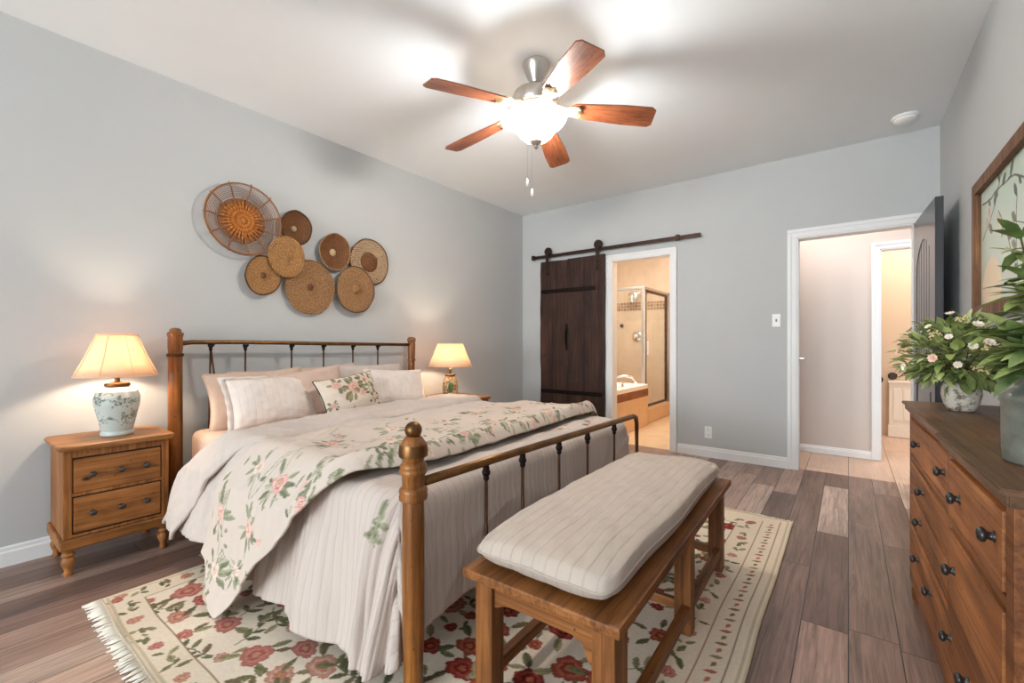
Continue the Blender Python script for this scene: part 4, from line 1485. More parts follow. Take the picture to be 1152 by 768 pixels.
k.set(k.mix(.6, at_.outputs['Color'], s_, 'MULTIPLY'), .92, spec=.15)
hh = k.noise(k.coord('UV', scale=(34, 5, 1)), 2.0, 5, .62, .8)
k.bump(k.math('MULTIPLY_ADD', w_.outputs['Fac'], .35, hh), .45, .008)
foot_ = (cv.X > BX + .01) & (cv.X - BX > BY0_ - cv.Y)
cov_uv = np.where(foot_[..., None], np.stack([cv.Y + .3, cv.X], -1), np.stack([cv.X, cv.Y], -1))
cloth('coverlet', P, cov_uv, k.m, 'crinkled striped off-white coverlet spread over the foot of the bed', 'coverlet', .007, cv.c)

# white duvet over the middle of the bed, turned back towards the head
def edged(na, nb, b0, b1, ah, af):
    t_, b = np.meshgrid(np.linspace(0, 1, na), np.linspace(b0, b1, nb))
    return ah(b) + (af(b) - ah(b)) * t_, b, t_


def interp(xs, ys):
    return lambda b: np.interp(b, xs, ys)


dov = BY0_ - .47
a, b, t_ = edged(90, 300, dov, BY1_ + .30, interp([dov, .65, .80, .95, 1.15, 1.5, 2.0, 2.8, 3.1], [-2.80, -2.74, -2.58, -2.44, -2.50, -2.62, -2.72, -2.74, -2.74]), interp([dov, .9, 3.0], [-2.05, -1.9, -1.8]))
P = drape(a, b, 5.0, BY0_, BY1_, .622, seed=4, amp=.028, fr=2.4, flare=.20, out0=.035, puff=.012, dn=.5, dfar=.4)
P[..., 2] -= .022 * np.clip(1 - t_ / .05, 0, 1) ** 2
cloth_d = thing('duvet', 'plain white duvet turned down below the pillows, hanging over the near side', 'duvet', (-2.4, 1.8, .6))
cloth('duvet_cover', P, np.stack([b, a], -1), M['white_linen'], None, None, .014, parent=cloth_d)
dov2 = BY0_ - .50
a, b, t_ = edged(60, 300, dov2, BY1_ + .22, interp([dov2, .62, .78, .95, 1.15, 1.5, 2.0, 2.75, 3.1], [-2.87, -2.80, -2.62, -2.47, -2.53, -2.65, -2.76, -2.78, -2.78]), interp([dov2, .7, .95, 1.6, 2.8, 3.1], [-2.62, -2.42, -2.20, -2.30, -2.44, -2.46]))
P = drape(a, b, 5.0, BY0_, BY1_, .648, seed=6, amp=.030, fr=2.1, flare=.20, out0=.065, puff=.010, dn=.52, dfar=.4)
e_ = np.minimum(t_, 1 - t_)
P[..., 2] -= .026 * np.clip(1 - e_ / .09, 0, 1) ** 2
cloth('turned_back_fold', P, np.stack([b, a], -1), M['white_linen'], None, None, .016, parent=cloth_d)

# floral quilt across the bed, its pointed end trailing to the rug
tip = BY0_ - .67
ah = interp([tip, tip + .06, tip + .16, .55, .75, 1.0, 2.2, 3.1], [-2.02, -2.17, -2.30, -2.26, -2.18, -2.06, -1.97, -1.92])
af = interp([tip, tip + .06, .50, .70, .92, 1.15, 2.3, 3.1], [-1.98, -1.91, -1.76, -1.58, -1.38, -1.30, -1.37, -1.40])
NB, NA = 620, 200
a, b, t_ = edged(NA, NB, tip, BY1_ + .28, ah, af)
cv = Canvas(-2.4, tip - .02, -1.2, BY1_ + .30, 0.004, (206, 192, 181))
rg = np.random.RandomState(12)
for (cx, cy, R) in [(-2.05, .42, .045), (-2.1, .62, .055), (-1.85, .62, .05), (-1.72, .80, .045), (-1.95, .82, .035), (-2.12, .30, .03), (-1.92, .44, .035),
                    (-1.78, 1.04, .04), (-1.62, 1.22, .045), (-1.80, 1.38, .05), (-1.58, 1.52, .04), (-1.76, 1.70, .05), (-1.55, 1.86, .045), (-1.82, 2.0, .045), (-1.62, 2.18, .045), (-1.78, 2.36, .04), (-1.56, 2.5, .045), (-1.74, 2.66, .045), (-1.9, 1.15, .02), (-1.9, 2.2, .025)]:
    spray(cv, rg, cx, cy, R * .9, BLUSH, SAGE, 14, 1.6, .26)
    cv.line([(cx, cy), (cx + rg.uniform(-.1, .1), cy + rg.uniform(-.12, .12)), (cx + rg.uniform(-.15, .15), cy + rg.uniform(-.18, .18))], .004, (140, 146, 120))
for _ in range(420):
    bb = rg.uniform(.75, 3.0)
    aa = af(bb) - rg.uniform(.0, .16)
    l = rg.uniform(.025, .055)
    cv.leaf(aa, bb, l, l * .18, rg.uniform(0, 6.28), SAGE[rg.randint(4)])
for _ in range(110):
    cv.leaf(rg.uniform(-2.25, -1.4), rg.uniform(tip, 3.0), rg.uniform(.02, .045), .008, rg.uniform(0, 6.28), SAGE[rg.randint(4)])
for _ in range(26):
    bb = rg.uniform(.5, 3.0)
    cv.flower(af(bb) - rg.uniform(0, .12), bb, rg.uniform(.012, .022), 0, BLUSH[rg.randint(3)])
ci = np.clip(((a - cv.x0) / cv.dx).round().astype(int), 0, cv.nx - 1)
cj = np.clip(((b - cv.y0) / cv.dy).round().astype(int), 0, cv.ny - 1)
P = drape(a, b, 5.0, BY0_, BY1_, .660, seed=8, amp=.022, fr=3.0, flare=.17, out0=.085, puff=.009, dn=.69, dfar=.4)
hump = np.exp(-((t_ - .92) / .055) ** 2) * .030 * np.clip((b - .55) / .4, 0, 1)
P[..., 2] += hump - .030 * np.clip((t_ - .955) / .045, 0, 1) ** 2 * np.clip((b - .8) / .2, 0, 1) + .006 * snoise(a * 3, b, 77, 1.0, 3)
cloth('floral_quilt', P, np.stack([a, b], -1), vcol('printed_quilt_cotton', .9, .35, 60, .15, .006), 'pink and sage floral quilt laid across the bed, trailing to the rug', 'quilt', .010, cv.c[cj, ci])


# ------------------------------------------------------------------ pillows
def pillow_P(w, h, th, n=44, pinch=.07, pw=.55, seed=0, wr=.010):
    u, v = np.meshgrid(np.linspace(-1, 1, n), np.linspace(-1, 1, n))
    k = (1 - np.abs(u) ** 2.4).clip(0) ** pw * (1 - np.abs(v) ** 2.4).clip(0) ** pw
    X = u * (w / 2) * (1 - pinch * (1 - np.abs(v) ** 2) * np.abs(u) ** 3)
    Y = v * (h / 2) * (1 - pinch * (1 - np.abs(u) ** 2) * np.abs(v) ** 3)
    wv = wr * snoise(u, v, seed, .8, 4) * (k > 0)
    return u, v, X, Y, th / 2 * k + wv * np.minimum(1, k * 3), k


def pillow(name, label, c, w, h, th, mat, lean=18, yaw=0, roll=0, seed=0, flange=0.0, colfn=None, cat='pillow', pinch=.07, group=None):
    """c = bottom centre of the pillow; leaning back (towards -x) by lean degrees"""
    u, v, X, Y, Zk, k = pillow_P(w, h, th, seed=seed, pinch=pinch)
    n = u.shape[0]
    R = Euler((0, 0, math.radians(yaw))).to_matrix() @ Euler((0, -math.radians(lean), 0)).to_matrix() @ Euler((math.radians(roll), 0, 0)).to_matrix()
    R = np.array(R)
    t = thing(name, label, cat, c, group)

    def place(Z):
        L = np.stack([Z, X, Y + h / 2], -1)
        return L @ R.T
    uv = np.stack([X, Y], -1)
    me_pts_f = place(Zk)
    me_pts_b = place(-Zk * .9)
    # one closed mesh: front and back sheets share the border
    idxf = np.arange(n * n).reshape(n, n)
    inner = np.zeros((n, n), bool); inner[1:-1, 1:-1] = True
    idxb = idxf.copy()
    idxb[inner] = n * n + np.arange(inner.sum())
    pts = np.concatenate([me_pts_f.reshape(-1, 3), me_pts_b[inner]])
    q1 = np.stack([idxf[:-1, :-1], idxf[:-1, 1:], idxf[1:, 1:], idxf[1:, :-1]], -1).reshape(-1, 4)
    q2 = np.stack([idxb[:-1, :-1], idxb[1:, :-1], idxb[1:, 1:], idxb[:-1, 1:]], -1).reshape(-1, 4)
    q = np.concatenate([q1, q2])
    me = bpy.data.meshes.new('pillow_body')
    me.from_pydata(pts.tolist(), [], q.tolist())
    me.polygons.foreach_set('use_smooth', [True] * len(me.polygons))
    uvs = np.concatenate([uv.reshape(-1, 2), uv[inner]])
    l = me.uv_layers.new(name='UVMap')
    l.data.foreach_set('uv', uvs[q.ravel()].ravel().astype(np.float32))
    if colfn is not None:
        cc = colfn(X, Y)
        cc = np.concatenate([cc.reshape(-1, 3), cc[inner]])
        at = me.color_attributes.new('Col', 'FLOAT_COLOR', 'POINT')
        at.data.foreach_set('color', np.concatenate([cc, np.ones((len(cc), 1))], 1).ravel().astype(np.float32))
    me.materials.append(mat)
    o = bpy.data.objects.new('pillow_body', me); COL.objects.link(o); o.parent = t
    # piped seam or flange round the border
    ring = [(0, i) for i in range(n)] + [(j, n - 1) for j in range(1, n)] + [(n - 1, i) for i in range(n - 2, -1, -1)] + [(j, 0) for j in range(n - 2, 0, -1)]
    if flange > 0:
        bm = new()
        inn, outv = [], []
        for (j, i) in ring:
            L = np.array([0.0, X[j, i], Y[j, i] + h / 2])
            cdir = np.array([0, X[j, i] / (w / 2), Y[j, i] / (h / 2)])
            ee = np.array([0.0, flange * ((i == n - 1) - (i == 0)), flange * .6 * ((j == n - 1) - (j == 0))])
            wob_ = .006 * math.sin(i * .9 + j * .7 + seed)
            inn.append((L @ R.T, )); outv.append(((L + ee + np.array([wob_, 0, 0])) @ R.T, ))
        A_ = [bm.verts.new(tuple(p[0])) for p in inn]
        B_ = [bm.verts.new(tuple(p[0])) for p in outv]
        for i in range(len(A_)):
            j = (i + 1) % len(A_)
            try:
                bm.faces.new((A_[i], A_[j], B_[j], B_[i]))
            except ValueError:
                pass
        f_ = obj('flange', bm, mat, t, world=False, smooth=True)
        so = f_.modifiers.new('thickness', 'SOLIDIFY'); so.thickness = .005; so.offset = 0
    else:
        bm = new()
        tube(bm, [tuple(np.array([0.0, X[j, i], Y[j, i] + h / 2]) @ R.T) for (j, i) in ring[::2]], .0032, 6, True)
        obj('piping', bm, mat, t, world=False, smooth=True)
    return t


G = 'pillows on the bed'
pillow('pillow', 'blush pillow lying low behind the white pillows, left of centre', (-3.075, 1.42, .60), .62, .33, .10, M['pink_linen'], 10, 0, 0, 1, group=G)
pillow('pillow', 'blush pillow behind the middle of the row, right of the other blush one', (-3.07, 1.80, .60), .46, .345, .09, M['pink_linen'], 9, 0, 3, 2, group=G)
pillow('pillow', 'peach pillow leaning at the near end of the row, behind the flanged white one', (-2.99, 1.27, .575), .60, .365, .13, M['peach_linen'], 12, 0, 2, 3, group=G, pinch=.10)
pillow('pillow', 'white pillow at the back right, behind the front white one', (-3.03, 2.14, .60), .60, .345, .12, M['white_linen'], 12, 0, -1, 4, group=G)
pillow('pillow', 'rose-tinted pillow with a raised corner just behind the floral cushion', (-2.90, 1.58, .60), .52, .335, .10, M['pink_linen'], 14, 0, 6, 5, group=G)
pillow('pillow', 'white striped flanged pillow in the near front of the row', (-2.865, 1.32, .595), .54, .315, .15, M['white_stripe'], 20, 3, 1, 6, flange=.03, group=G)
pillow('pillow', 'white striped pillow at the far right front, beside the far lamp', (-2.86, 2.26, .60), .54, .315, .14, M['white_stripe'], 22, -4, -3, 7, group=G)
cvp = Canvas(-.27, -.18, .27, .18, .004, (214, 202, 188))
rg = np.random.RandomState(33)
for (cx, cy, R) in [(0, .03, .05), (.13, .08, .035), (-.13, .07, .032), (.05, -.02, .03), (.18, -.06, .03), (-.19, -.06, .02), (-.07, -.13, .018)]:
    spray(cvp, rg, cx, cy, R, BLUSH[:2], OLIVE[:3] + SAGE[:2], 9, 1.5, .4)
for _ in range(40):
    e = rg.uniform(0, 1)
    cvp.leaf(rg.uniform(.1, .26), rg.uniform(-.17, .17), rg.uniform(.02, .04), .008, rg.uniform(0, 6.28), (OLIVE + SAGE)[rg.randint(9)])
def fcol(X, Y):
    i = np.clip(((X + .27) / cvp.dx).round().astype(int), 0, cvp.nx - 1)
    j = np.clip(((Y + .18) / cvp.dy).round().astype(int), 0, cvp.ny - 1)
    return cvp.c[j, i]
_pp = pillow_P
def pillow_P(w, h, th, n=44, **kw):          # the printed cushion needs a finer mesh
    return _pp(w, h, th, n=(110 if th == .1301 else 44), **kw)
pillow('cushion', 'floral cushion with pink roses in front of the pillow row', (-2.735, 1.80, .615), .50, .29, .1301, vcol('printed_cushion_cotton', .9, .25, 80, .15, .004), 26, 6, 6, 8, colfn=fcol, cat='cushion', pinch=.09)

# ================================================================== BENCH
bx0, bx1, by0, by1, bz = -.946, -.455, .96, 2.36, .438
be = thing('bench', 'honey pine bench with square legs standing at the foot of the bed', 'bench', ((bx0 + bx1) / 2, (by0 + by1) / 2, .011))
Zf = .011
bm = new(); box(bm, bx0, bx1, by0, by1, bz - .028, bz, .006); obj('seat', bm, M['bench_y'], be)
L = .062
legs = [(bx0 + .025, by0 + .03), (bx1 - .025 - L, by0 + .03), (bx0 + .025, by1 - .03 - L), (bx1 - .025 - L, by1 - .03 - L), (bx1 - .025 - L, 1.70), (bx0 + .025, 1.70)]
for x, y in legs:
    bm = new(); box(bm, x, x + L, y, y + L, Zf, bz - .026, .005); obj('leg', bm, M['bench_z'], be)
bm = new(); box(bm, bx1 - .025 - L + .004, bx1 - .025 - .004, by0 + .03 + L, by0 + .03 + L + .035, Zf + .02, bz - .028, .004); obj('leg_cheek', bm, M['bench_z'], be)
# end aprons with arched lower edge
for y in (by0 + .045, by1 - .065):
    xa, xb = bx0 + .025 + L - .004, bx1 - .025 - L + .004
    zt, zl, zm = bz - .027, bz - .155, bz - .092
    poly = [(xa, zt), (xb, zt), (xb, zl)]
    poly += [(xb - .02, zl + .012), (xb - .035, zm - .012), (xb - .065, zm), (xa + .065, zm), (xa + .035, zm - .006), (xa + .015, zm - .016), (xa, zm - .02)]
    bm = new(); prism(bm, poly, 'y', y, y + .022); obj('end_apron', bm, M['bench_x'], be)
for x in (bx0 + .032, bx1 - .055):
    bm = new(); box(bm, x, x + .022, by0 + .06, by1 - .06, bz - .085, bz - .027, .003); obj('side_apron', bm, M['bench_y'], be)
    bm = new(); box(bm, x - .004, x + .026, by0 + .06, by1 - .06, .085, .125, .004); obj('stretcher', bm, M['bench_y'], be)
for y in (1.72, by1 - .075):
    bm = new(); box(bm, bx0 + .05, bx1 - .05, y, y + .026, .087, .122, .004); obj('cross_rail', bm, M['bench_x'], be)

u, v, X, Y, Zk, k = _pp(1.36, .445, .115, n=90, pinch=.0, pw=.20, seed=15, wr=.004)
ff = np.maximum(np.abs(u), np.abs(v)) / np.maximum((np.abs(u) ** 16 + np.abs(v) ** 16) ** (1 / 16), 1e-9)
X, Y = X * ff, Y * ff
cs = thing('bench_cushion', 'long beige striped linen cushion lying on the bench', 'cushion', (-.715, 1.665, bz))
tw = .012 * snoise(X * 2, Y * 2, 3, .8, 2)
Ptop = np.stack([-.715 + Y + tw * .5, 1.665 + X, bz + .050 + Zk * 1.0 + .004 * snoise(X * 2, Y * 5, 9, 1.2, 3)], -1)
Pbot = np.stack([-.715 + Y + tw * .5, 1.665 + X, np.maximum(bz + .003, bz + .050 - Zk * .95)], -1)
o = grid_mesh('cushion_top', Ptop, M['cushion'], cs, np.stack([Y * 1.0, X], -1), flip=True)
o = grid_mesh('cushion_underside', Pbot, M['cushion'], cs, np.stack([Y, X], -1), flip=False)
bm = new()
n = 90
ring = [(0, i) for i in range(n)] + [(j, n - 1) for j in range(1, n)] + [(n - 1, i) for i in range(n - 2, -1, -1)] + [(j, 0) for j in range(n - 2, 0, -1)]
tube(bm, [tuple(Ptop[j, i]) for j, i in ring[::2]], .003, 7, True)
obj('piping', bm, M['cushion'], cs, smooth=True)

def swing(o, px, py, deg):
    """turn a finished thing about a floor point"""
    r = Matrix.Rotation(math.radians(deg), 3, 'Z')
    p = Vector((px, py, 0))
    o.location = p + r @ (Vector(o.location) - p)
    o.rotation_euler = (0, 0, math.radians(deg))


swing(be, bx1, by1, 1.4)
swing(cs, bx1, by1, 1.4)

# ================================================================== RUG
rx0, rx1, ry0, ry1 = -2.545, -.27, .425, 3.19
cv = Canvas(rx0, ry0, rx1, ry1, .005, (242, 228, 209))
rg = np.random.RandomState(44)
bw = .27
# border lines
def rect_lines(ins, wd, col):
    cv.line([(rx0 + ins, ry0 + ins), (rx1 - ins, ry0 + ins), (rx1 - ins, ry1 - ins), (rx0 + ins, ry1 - ins), (rx0 + ins, ry0 + ins)], wd, col)
# vines, flowers and leaves of the field
fx0, fx1, fy0, fy1 = rx0 + .125, rx1 - bw, ry0 + .12, ry1 - .22
def rose_at(x, y, R):
    pal = (ROSE if x < -1.25 else RED)
    cv.flower(x, y, R, rg.uniform(0, 6), pal[rg.randint(len(pal))], rg.randint(7, 10), rg.uniform(.75, 1))
cell = .135
iy = 0
y = fy0 + .03
while y < fy1:
    x = fx0 + .03 + (iy % 2) * cell * .5
    ix = 0
    while x < fx1:
        px, py = x + rg.uniform(-.03, .03), y + rg.uniform(-.03, .03)
        kind = (ix * 2 + iy * 3 + rg.randint(2)) % 5
        a0 = rg.uniform(0, 6.28)
        if kind in (0, 3):
            for k_ in range(3):
                l = rg.uniform(.055, .085)
                a = a0 + k_ * 2.1 + rg.uniform(-.5, .5)
                cv.line([(px, py), (px + .07 * math.cos(a), py + .07 * math.sin(a))], .005, (126, 118, 90))
                cv.leaf(px + .05 * math.cos(a), py + .05 * math.sin(a), l, l * .20, a + rg.uniform(-.5, .5), OLIVE[rg.randint(5)])
            rose_at(px, py, rg.uniform(.046, .066))
        elif kind == 1:
            rose_at(px, py, rg.uniform(.024, .036))
            for k_ in range(2):
                l = rg.uniform(.04, .06)
                cv.leaf(px + .03 * math.cos(a0 + k_ * 2.4), py + .03 * math.sin(a0 + k_ * 2.4), l, l * .2, a0 + k_ * 2.4, OLIVE[rg.randint(5)])
        else:
            p = [(px - .07 * math.cos(a0), py - .07 * math.sin(a0))]
            a = a0
            for k_ in range(4):
                a += rg.uniform(-.3, .3)
                p.append((p[-1][0] + .035 * math.cos(a), p[-1][1] + .035 * math.sin(a)))
                for sg in (-1, 1):
                    if rg.rand() < .8:
                        l = rg.uniform(.045, .07)
                        cv.leaf(p[-1][0], p[-1][1], l, l * .21, a + sg * rg.uniform(.6, 1.1), OLIVE[rg.randint(5)])
            cv.line(p, .005, (126, 118, 90))
        x += cell
        ix += 1
    y += cell * .9
    iy += 1
# clear the border band then draw it
for w in range(1):
    m = (cv.X < fx0) | (cv.X > fx1) | (cv.Y < fy0) | (cv.Y > fy1)
    cv.c[m] = np.array(lin((236, 221, 199)))
def field_rect(i, wd, col):
    cv.line([(fx0 - i, fy0 - i), (fx1 + i, fy0 - i), (fx1 + i, fy1 + i), (fx0 - i, fy1 + i), (fx0 - i, fy0 - i)], wd, col)
field_rect(0.0, .007, (150, 124, 92))
cv.line([(fx1 + .125, ry0), (fx1 + .125, ry1 - .1)], .008, (168, 130, 96))
cv.line([(fx1 + .215, ry0), (fx1 + .215, ry1 - .05)], .008, (150, 128, 98))
def border_motifs(side):
    n = int(((fx1 - fx0) if side in 'ns' else (fy1 - fy0)) / .085)
    for i in range(n + 3):
        f = (i - 1) * .085
        for off, kind in (((.062, 0), (.17, 1)) if side == 'e' else ((.062, 0),)):
            x, y = {'n': (fx0 + f, fy1 + off), 's': (fx0 + f, fy0 - off), 'e': (fx1 + off, fy0 + f), 'w': (fx0 - off, fy0 + f)}[side]
            if kind == 0:
                if i % 3 == 0:
                    cv.flower(x, y, rg.uniform(.022, .03), rg.uniform(0, 6), ROSE[rg.randint(4)], 8)
                else:
                    for _ in range(3):
                        l = rg.uniform(.03, .055)
                        cv.leaf(x + rg.uniform(-.015, .015), y + rg.uniform(-.015, .015), l, l * .22, rg.uniform(0, 6.28), OLIVE[rg.randint(5)])
            else:
                a = {'n': 1.1, 's': 1.1, 'e': .35, 'w': .35}[side]
                cv.leaf(x - .02 * math.cos(a), y - .02 * math.sin(a), .045, .009, a, ((150, 120, 90), (186, 110, 90), (160, 140, 104))[i % 3], False)
                cv.leaf(x + .0, y + .03, .03, .007, a + .9, ((196, 120, 98), (140, 124, 92))[i % 2], False)
for s in 'nsew':
    border_motifs(s)
rect_lines(.016, .012, (206, 190, 162))
cv.mottle(8, 2.0, .05)
wear = np.random.RandomState(2).normal(1, .035, cv.c.shape[:2])
cv.c *= wear[..., None]
cv.c = np.clip(cv.c, 0, 1)
Pz = .009 + .0012 * snoise(cv.X, cv.Y, 3, 2.0, 2)
P = np.stack([cv.X + .006 * snoise(cv.Y, cv.X * 0, 5, 1.2, 2), cv.Y + .006 * snoise(cv.X, cv.Y * 0, 6, 1.2, 2), Pz], -1)
rug = thing('rug', 'cream floral rug with rose pattern and white fringe under the bed and bench', 'rug', ((rx0 + rx1) / 2, (ry0 + ry1) / 2, 0))
rm = vcol('woven_floral_rug', .95, .5, 420, .05, .004)
grid_mesh('woven_field', P, rm, rug, np.stack([cv.X, cv.Y], -1), cv.c)
bm = new()
bd_ = [tuple(P[0, i]) for i in range(0, cv.nx, 4)] + [tuple(P[j, -1]) for j in range(0, cv.ny, 4)] + [tuple(P[-1, i]) for i in range(cv.nx - 1, -1, -4)] + [tuple(P[j, 0]) for j in range(cv.ny - 1, -1, -4)]
tube(bm, [(x, y, .006) for x, y, z in bd_], .0055, 6, True)
obj('bound_edge', bm, paint('rug_binding', (216, 200, 170), .95, .4, 120, .06), rug, smooth=True)
rnd = random.Random(9)
for yy, sgn, nm in ((ry0, -1, 'fringe'), (ry1, 1, 'fringe')):
    bm = new()
    x = rx0 + .006
    while x < rx1:
        l = rnd.uniform(.04, .06) * (1 if sgn < 0 else .5)
        dxx = rnd.uniform(-.014, .014)
        tube(bm, [(x, yy + .004 * -sgn, .009), (x + dxx * .4, yy + sgn * l * .5, .0065), (x + dxx, yy + sgn * l, .004)], [.0038, .0044, .0022], 5)
        x += rnd.uniform(.009, .012)
    f_ = obj(nm, bm, paint('rug_fringe_cotton', (236, 230, 218), .95, .2, 90, .05), rug, smooth=True)
    f_['kind'] = 'stuff'

# ================================================================== DRESSER
dz = .85
DX, DY0, DY1 = .212, 1.17, 2.58
ds = thing('dresser', 'long pine dresser with dark knobs along the right wall', 'dresser', (.37, 1.87, 0))
bm = new(); box(bm, DX + .012, .505, DY0 + .02, DY1, .10, dz - .035, .003); obj('carcass', bm, M['dresser_z'], ds)
bm = new(); box(bm, DX + .0105, DX + .014, DY0 + .03, DY1 - .02, .11, dz - .04); obj('drawer_recess', bm, M['recess'], ds)
bm = new()
for k_ in range(3):
    w_ = (.505 - DX) / 3
    box(bm, DX + k_ * w_ + .001, DX + (k_ + 1) * w_ - .001, DY0, DY0 + .024, .08, dz - .036, .003)
obj('side_panel', bm, M['dresser_side'], ds)
bm = new()
poly = [(.188, DY1 + .03), (.507, DY1 + .03), (.507, DY0 - .05), (.172, DY0 - .05), (.172, 1.72), (.188, 1.745)]
prism(bm, poly, 'z', dz - .012, dz)
poly2 = [(.198, DY1 + .02), (.507, DY1 + .02), (.507, DY0 - .035), (.184, DY0 - .035), (.184, 1.73), (.198, 1.75)]
prism(bm, poly2, 'z', dz - .036, dz - .012)
bmesh.ops.bevel(bm, geom=[e for e in bm.edges], offset=.003, segments=2, affect='EDGES')
obj('top', bm, M['dresser_top'], ds)
# face frame: far part recessed, near part stepping forward
bm = new()
def fr(y0, y1, z0, z1, step):
    box(bm, DX - step, DX + .012, y0, y1, z0, z1, .002)
YM = 1.725
rows_far = [(.63, .79), (.49, .61), (.365, .475)]
rows_near = [(.625, .795), (.395, .605)]
bot = (.125, .345)
fr(DY1 - .04, DY1, .08, dz - .036, 0)
fr(YM, YM + .03, .345, dz - .036, 0)
fr(YM - .03, YM, .345, dz - .036, .012)
fr(DY0 + .001, DY0 + .045, .08, dz - .036, .012)
for z0, z1 in ((.79, dz - .036), (.61, .63), (.475, .49), (.345, .365), (.08, .125)):
    fr(YM + .028, DY1 - .038, z0, z1, 0)
for z0, z1 in ((.795, dz - .036), (.605, .625), (.345, .395), (.08, .125)):
    fr(DY0 + .043, YM - .028, z0, z1, .012)
fr(YM - .03, YM + .03, .08, .125, .004)
obj('face_frame', bm, M['dresser_y'], ds)
def ddrawer(y0, y1, z0, z1, step, knobs):
    bm = new(); box(bm, DX - step + .002, DX + .018, y0 + .008, y1 - .008, z0 + .006, z1 - .011, .004)
    d = obj('drawer', bm, M['dresser_drawer'], ds)
    for ky, kz in knobs:
        bm = new(); knob_lathe(bm, (DX - step + .003, ky, kz), '-x', .015, .027); obj('knob', bm, M['knob'], d, smooth=True)
ddrawer(YM + .03, DY1 - .04, *rows_far[0], .004, [(2.31, .71), (1.84, .715)])
ddrawer(YM + .03, DY1 - .04, *rows_far[1], .004, [(2.21, .552)])
ddrawer(YM + .03, DY1 - .04, *rows_far[2], .004, [(2.27, .42)])
ddrawer(DY0 + .045, YM - .03, *rows_near[0], .018, [(1.56, .71), (1.27, .72)])
ddrawer(DY0 + .045, YM - .03, *rows_near[1], .018, [(1.62, .505)])
ddrawer(DY0 + .045, DY1 - .04, *bot, .006, [(2.31, .265), (2.04, .26), (1.74, .27), (1.54, .27)])
for y in (DY0 + .04, DY1 - .04):
    for x in (DX + .035, .47):
        bm = new(); lathe(bm, [(.026, 0), (.032, .015), (.034, .05), (.026, .075), (.034, .085), (.034, .105)], 18, (x, y, 0)); obj('foot', bm, M['dresser_z'], ds, auto=50)


swing(ds, DX, DY1 + .03, 1.4)

# ================================================================== VASES AND PLANTS
def leaf_geo(bm, base, d, up, ln, wd, bend=.25):
    d = Vector(d).normalized()
    up = Vector(up)
    s = d.cross(up)
    if s.length < 1e-4:
        s = d.orthogonal()
    s.normalize()
    nrm = s.cross(d).normalized()
    base = Vector(base)
    prof = [(0, .06), (.25, .75), (.5, 1.0), (.78, .62), (1.0, .02)]
    L_, R_, C_ = [], [], []
    for f, w in prof:
        c = base + d * (ln * f) - nrm * (bend * ln * f * f)
        off = s * (wd * .5 * w)
        L_.append(bm.verts.new(c - off + nrm * (wd * .12 * w)))
        C_.append(bm.verts.new(c))
        R_.append(bm.verts.new(c + off + nrm * (wd * .12 * w)))
    for i in range(4):
        bm.faces.new((L_[i], C_[i], C_[i + 1], L_[i + 1]))
        bm.faces.new((C_[i], R_[i], R_[i + 1], C_[i + 1]))


def blossom_geo(bm, c, d, R, rnd, petals=9):
    d = Vector(d).normalized()
    a = d.orthogonal().normalized()
    b = d.cross(a)
    for ring, (k, n, tilt) in enumerate(((1.0, petals, .25), (.72, petals - 2, .75), (.45, 5, 1.6))):
        for i in range(n):
            t = 2 * PI * i / n + ring * .5 + rnd.uniform(-.15, .15)
            dd = (a * math.cos(t) + b * math.sin(t)) + d * tilt
            leaf_geo(bm, Vector(c), dd, d, R * k, R * .75 * k, -.25)


# speckled vase
vx_, vy_ = .335, 2.33
t = tag(obj('vase', (lambda bm: (lathe(bm, [(.0, .0), (.034, 0), (.039, .006), (.050, .030), (.056, .062), (.055, .083), (.047, .104), (.039, .113), (.042, .122), (.038, .124), (.033, .114), (.025, .10), (0, .09)], 36, (0, 0, 0)), bm)[1])(new()), M['speckled_pot'], smooth=True),
        'small worn white speckled vase holding the low bouquet on the dresser', 'vase')
t.location = (vx_, vy_, dz + .001)
bq = thing('flower_bouquet', 'bushy green bouquet with cream blossoms in the speckled vase', 'bouquet', (vx_, vy_, dz + .14))
rnd = random.Random(4)
bmA, bmB = new(), new()
c0 = Vector((vx_, vy_, dz + .125))
def bq_dir():
    while True:
        v = Vector((rnd.uniform(-1, 1), rnd.uniform(-1, 1), rnd.uniform(-.45, 1)))
        if .15 < v.length < 1:
            return v.normalized()
def bq_scale(v):
    return Vector((v.x * (.19 if v.x < 0 else .14), v.y * .21, v.z * (.20 if v.z > 0 else .10)))
for i in range(1000):
    v = bq_dir()
    r = rnd.uniform(.45, 1.0)
    p = c0 + Vector((0, 0, .045)) + bq_scale(v) * r
    if p.x > .50:
        continue
    d = (v + Vector((rnd.uniform(-.5, .5), rnd.uniform(-.5, .5), rnd.uniform(-.3, .5)))).normalized()
    if d.x > 0 and p.x > .45:
        d.x *= -.3
    ln = rnd.uniform(.03, .068)
    leaf_geo(bmA if i % 3 else bmB, p - d * ln * .4, d, (rnd.uniform(-.4, .4), rnd.uniform(-.4, .4), 1), ln, ln * rnd.uniform(.28, .55), rnd.uniform(.05, .5))
obj('foliage', bmA, M['leaf'], bq, smooth=True)
o = obj('light_foliage', bmB, M['leaf_bright'], bq, smooth=True)
bm = new()
for i in range(22):
    v = bq_dir()
    v.z = abs(v.z)
    p = c0 + Vector((0, 0, .03)) + bq_scale(v) * .9
    p.x = min(p.x, .49)
    tube(bm, [(vx_ + v.x * .02, vy_ + v.y * .02, dz + .10), tuple(c0 + bq_scale(v) * .4 + Vector((0, 0, .02))), tuple(p)], [.002, .0018, .0012], 5)
obj('stem', bm, M['stem'], bq, smooth=True)
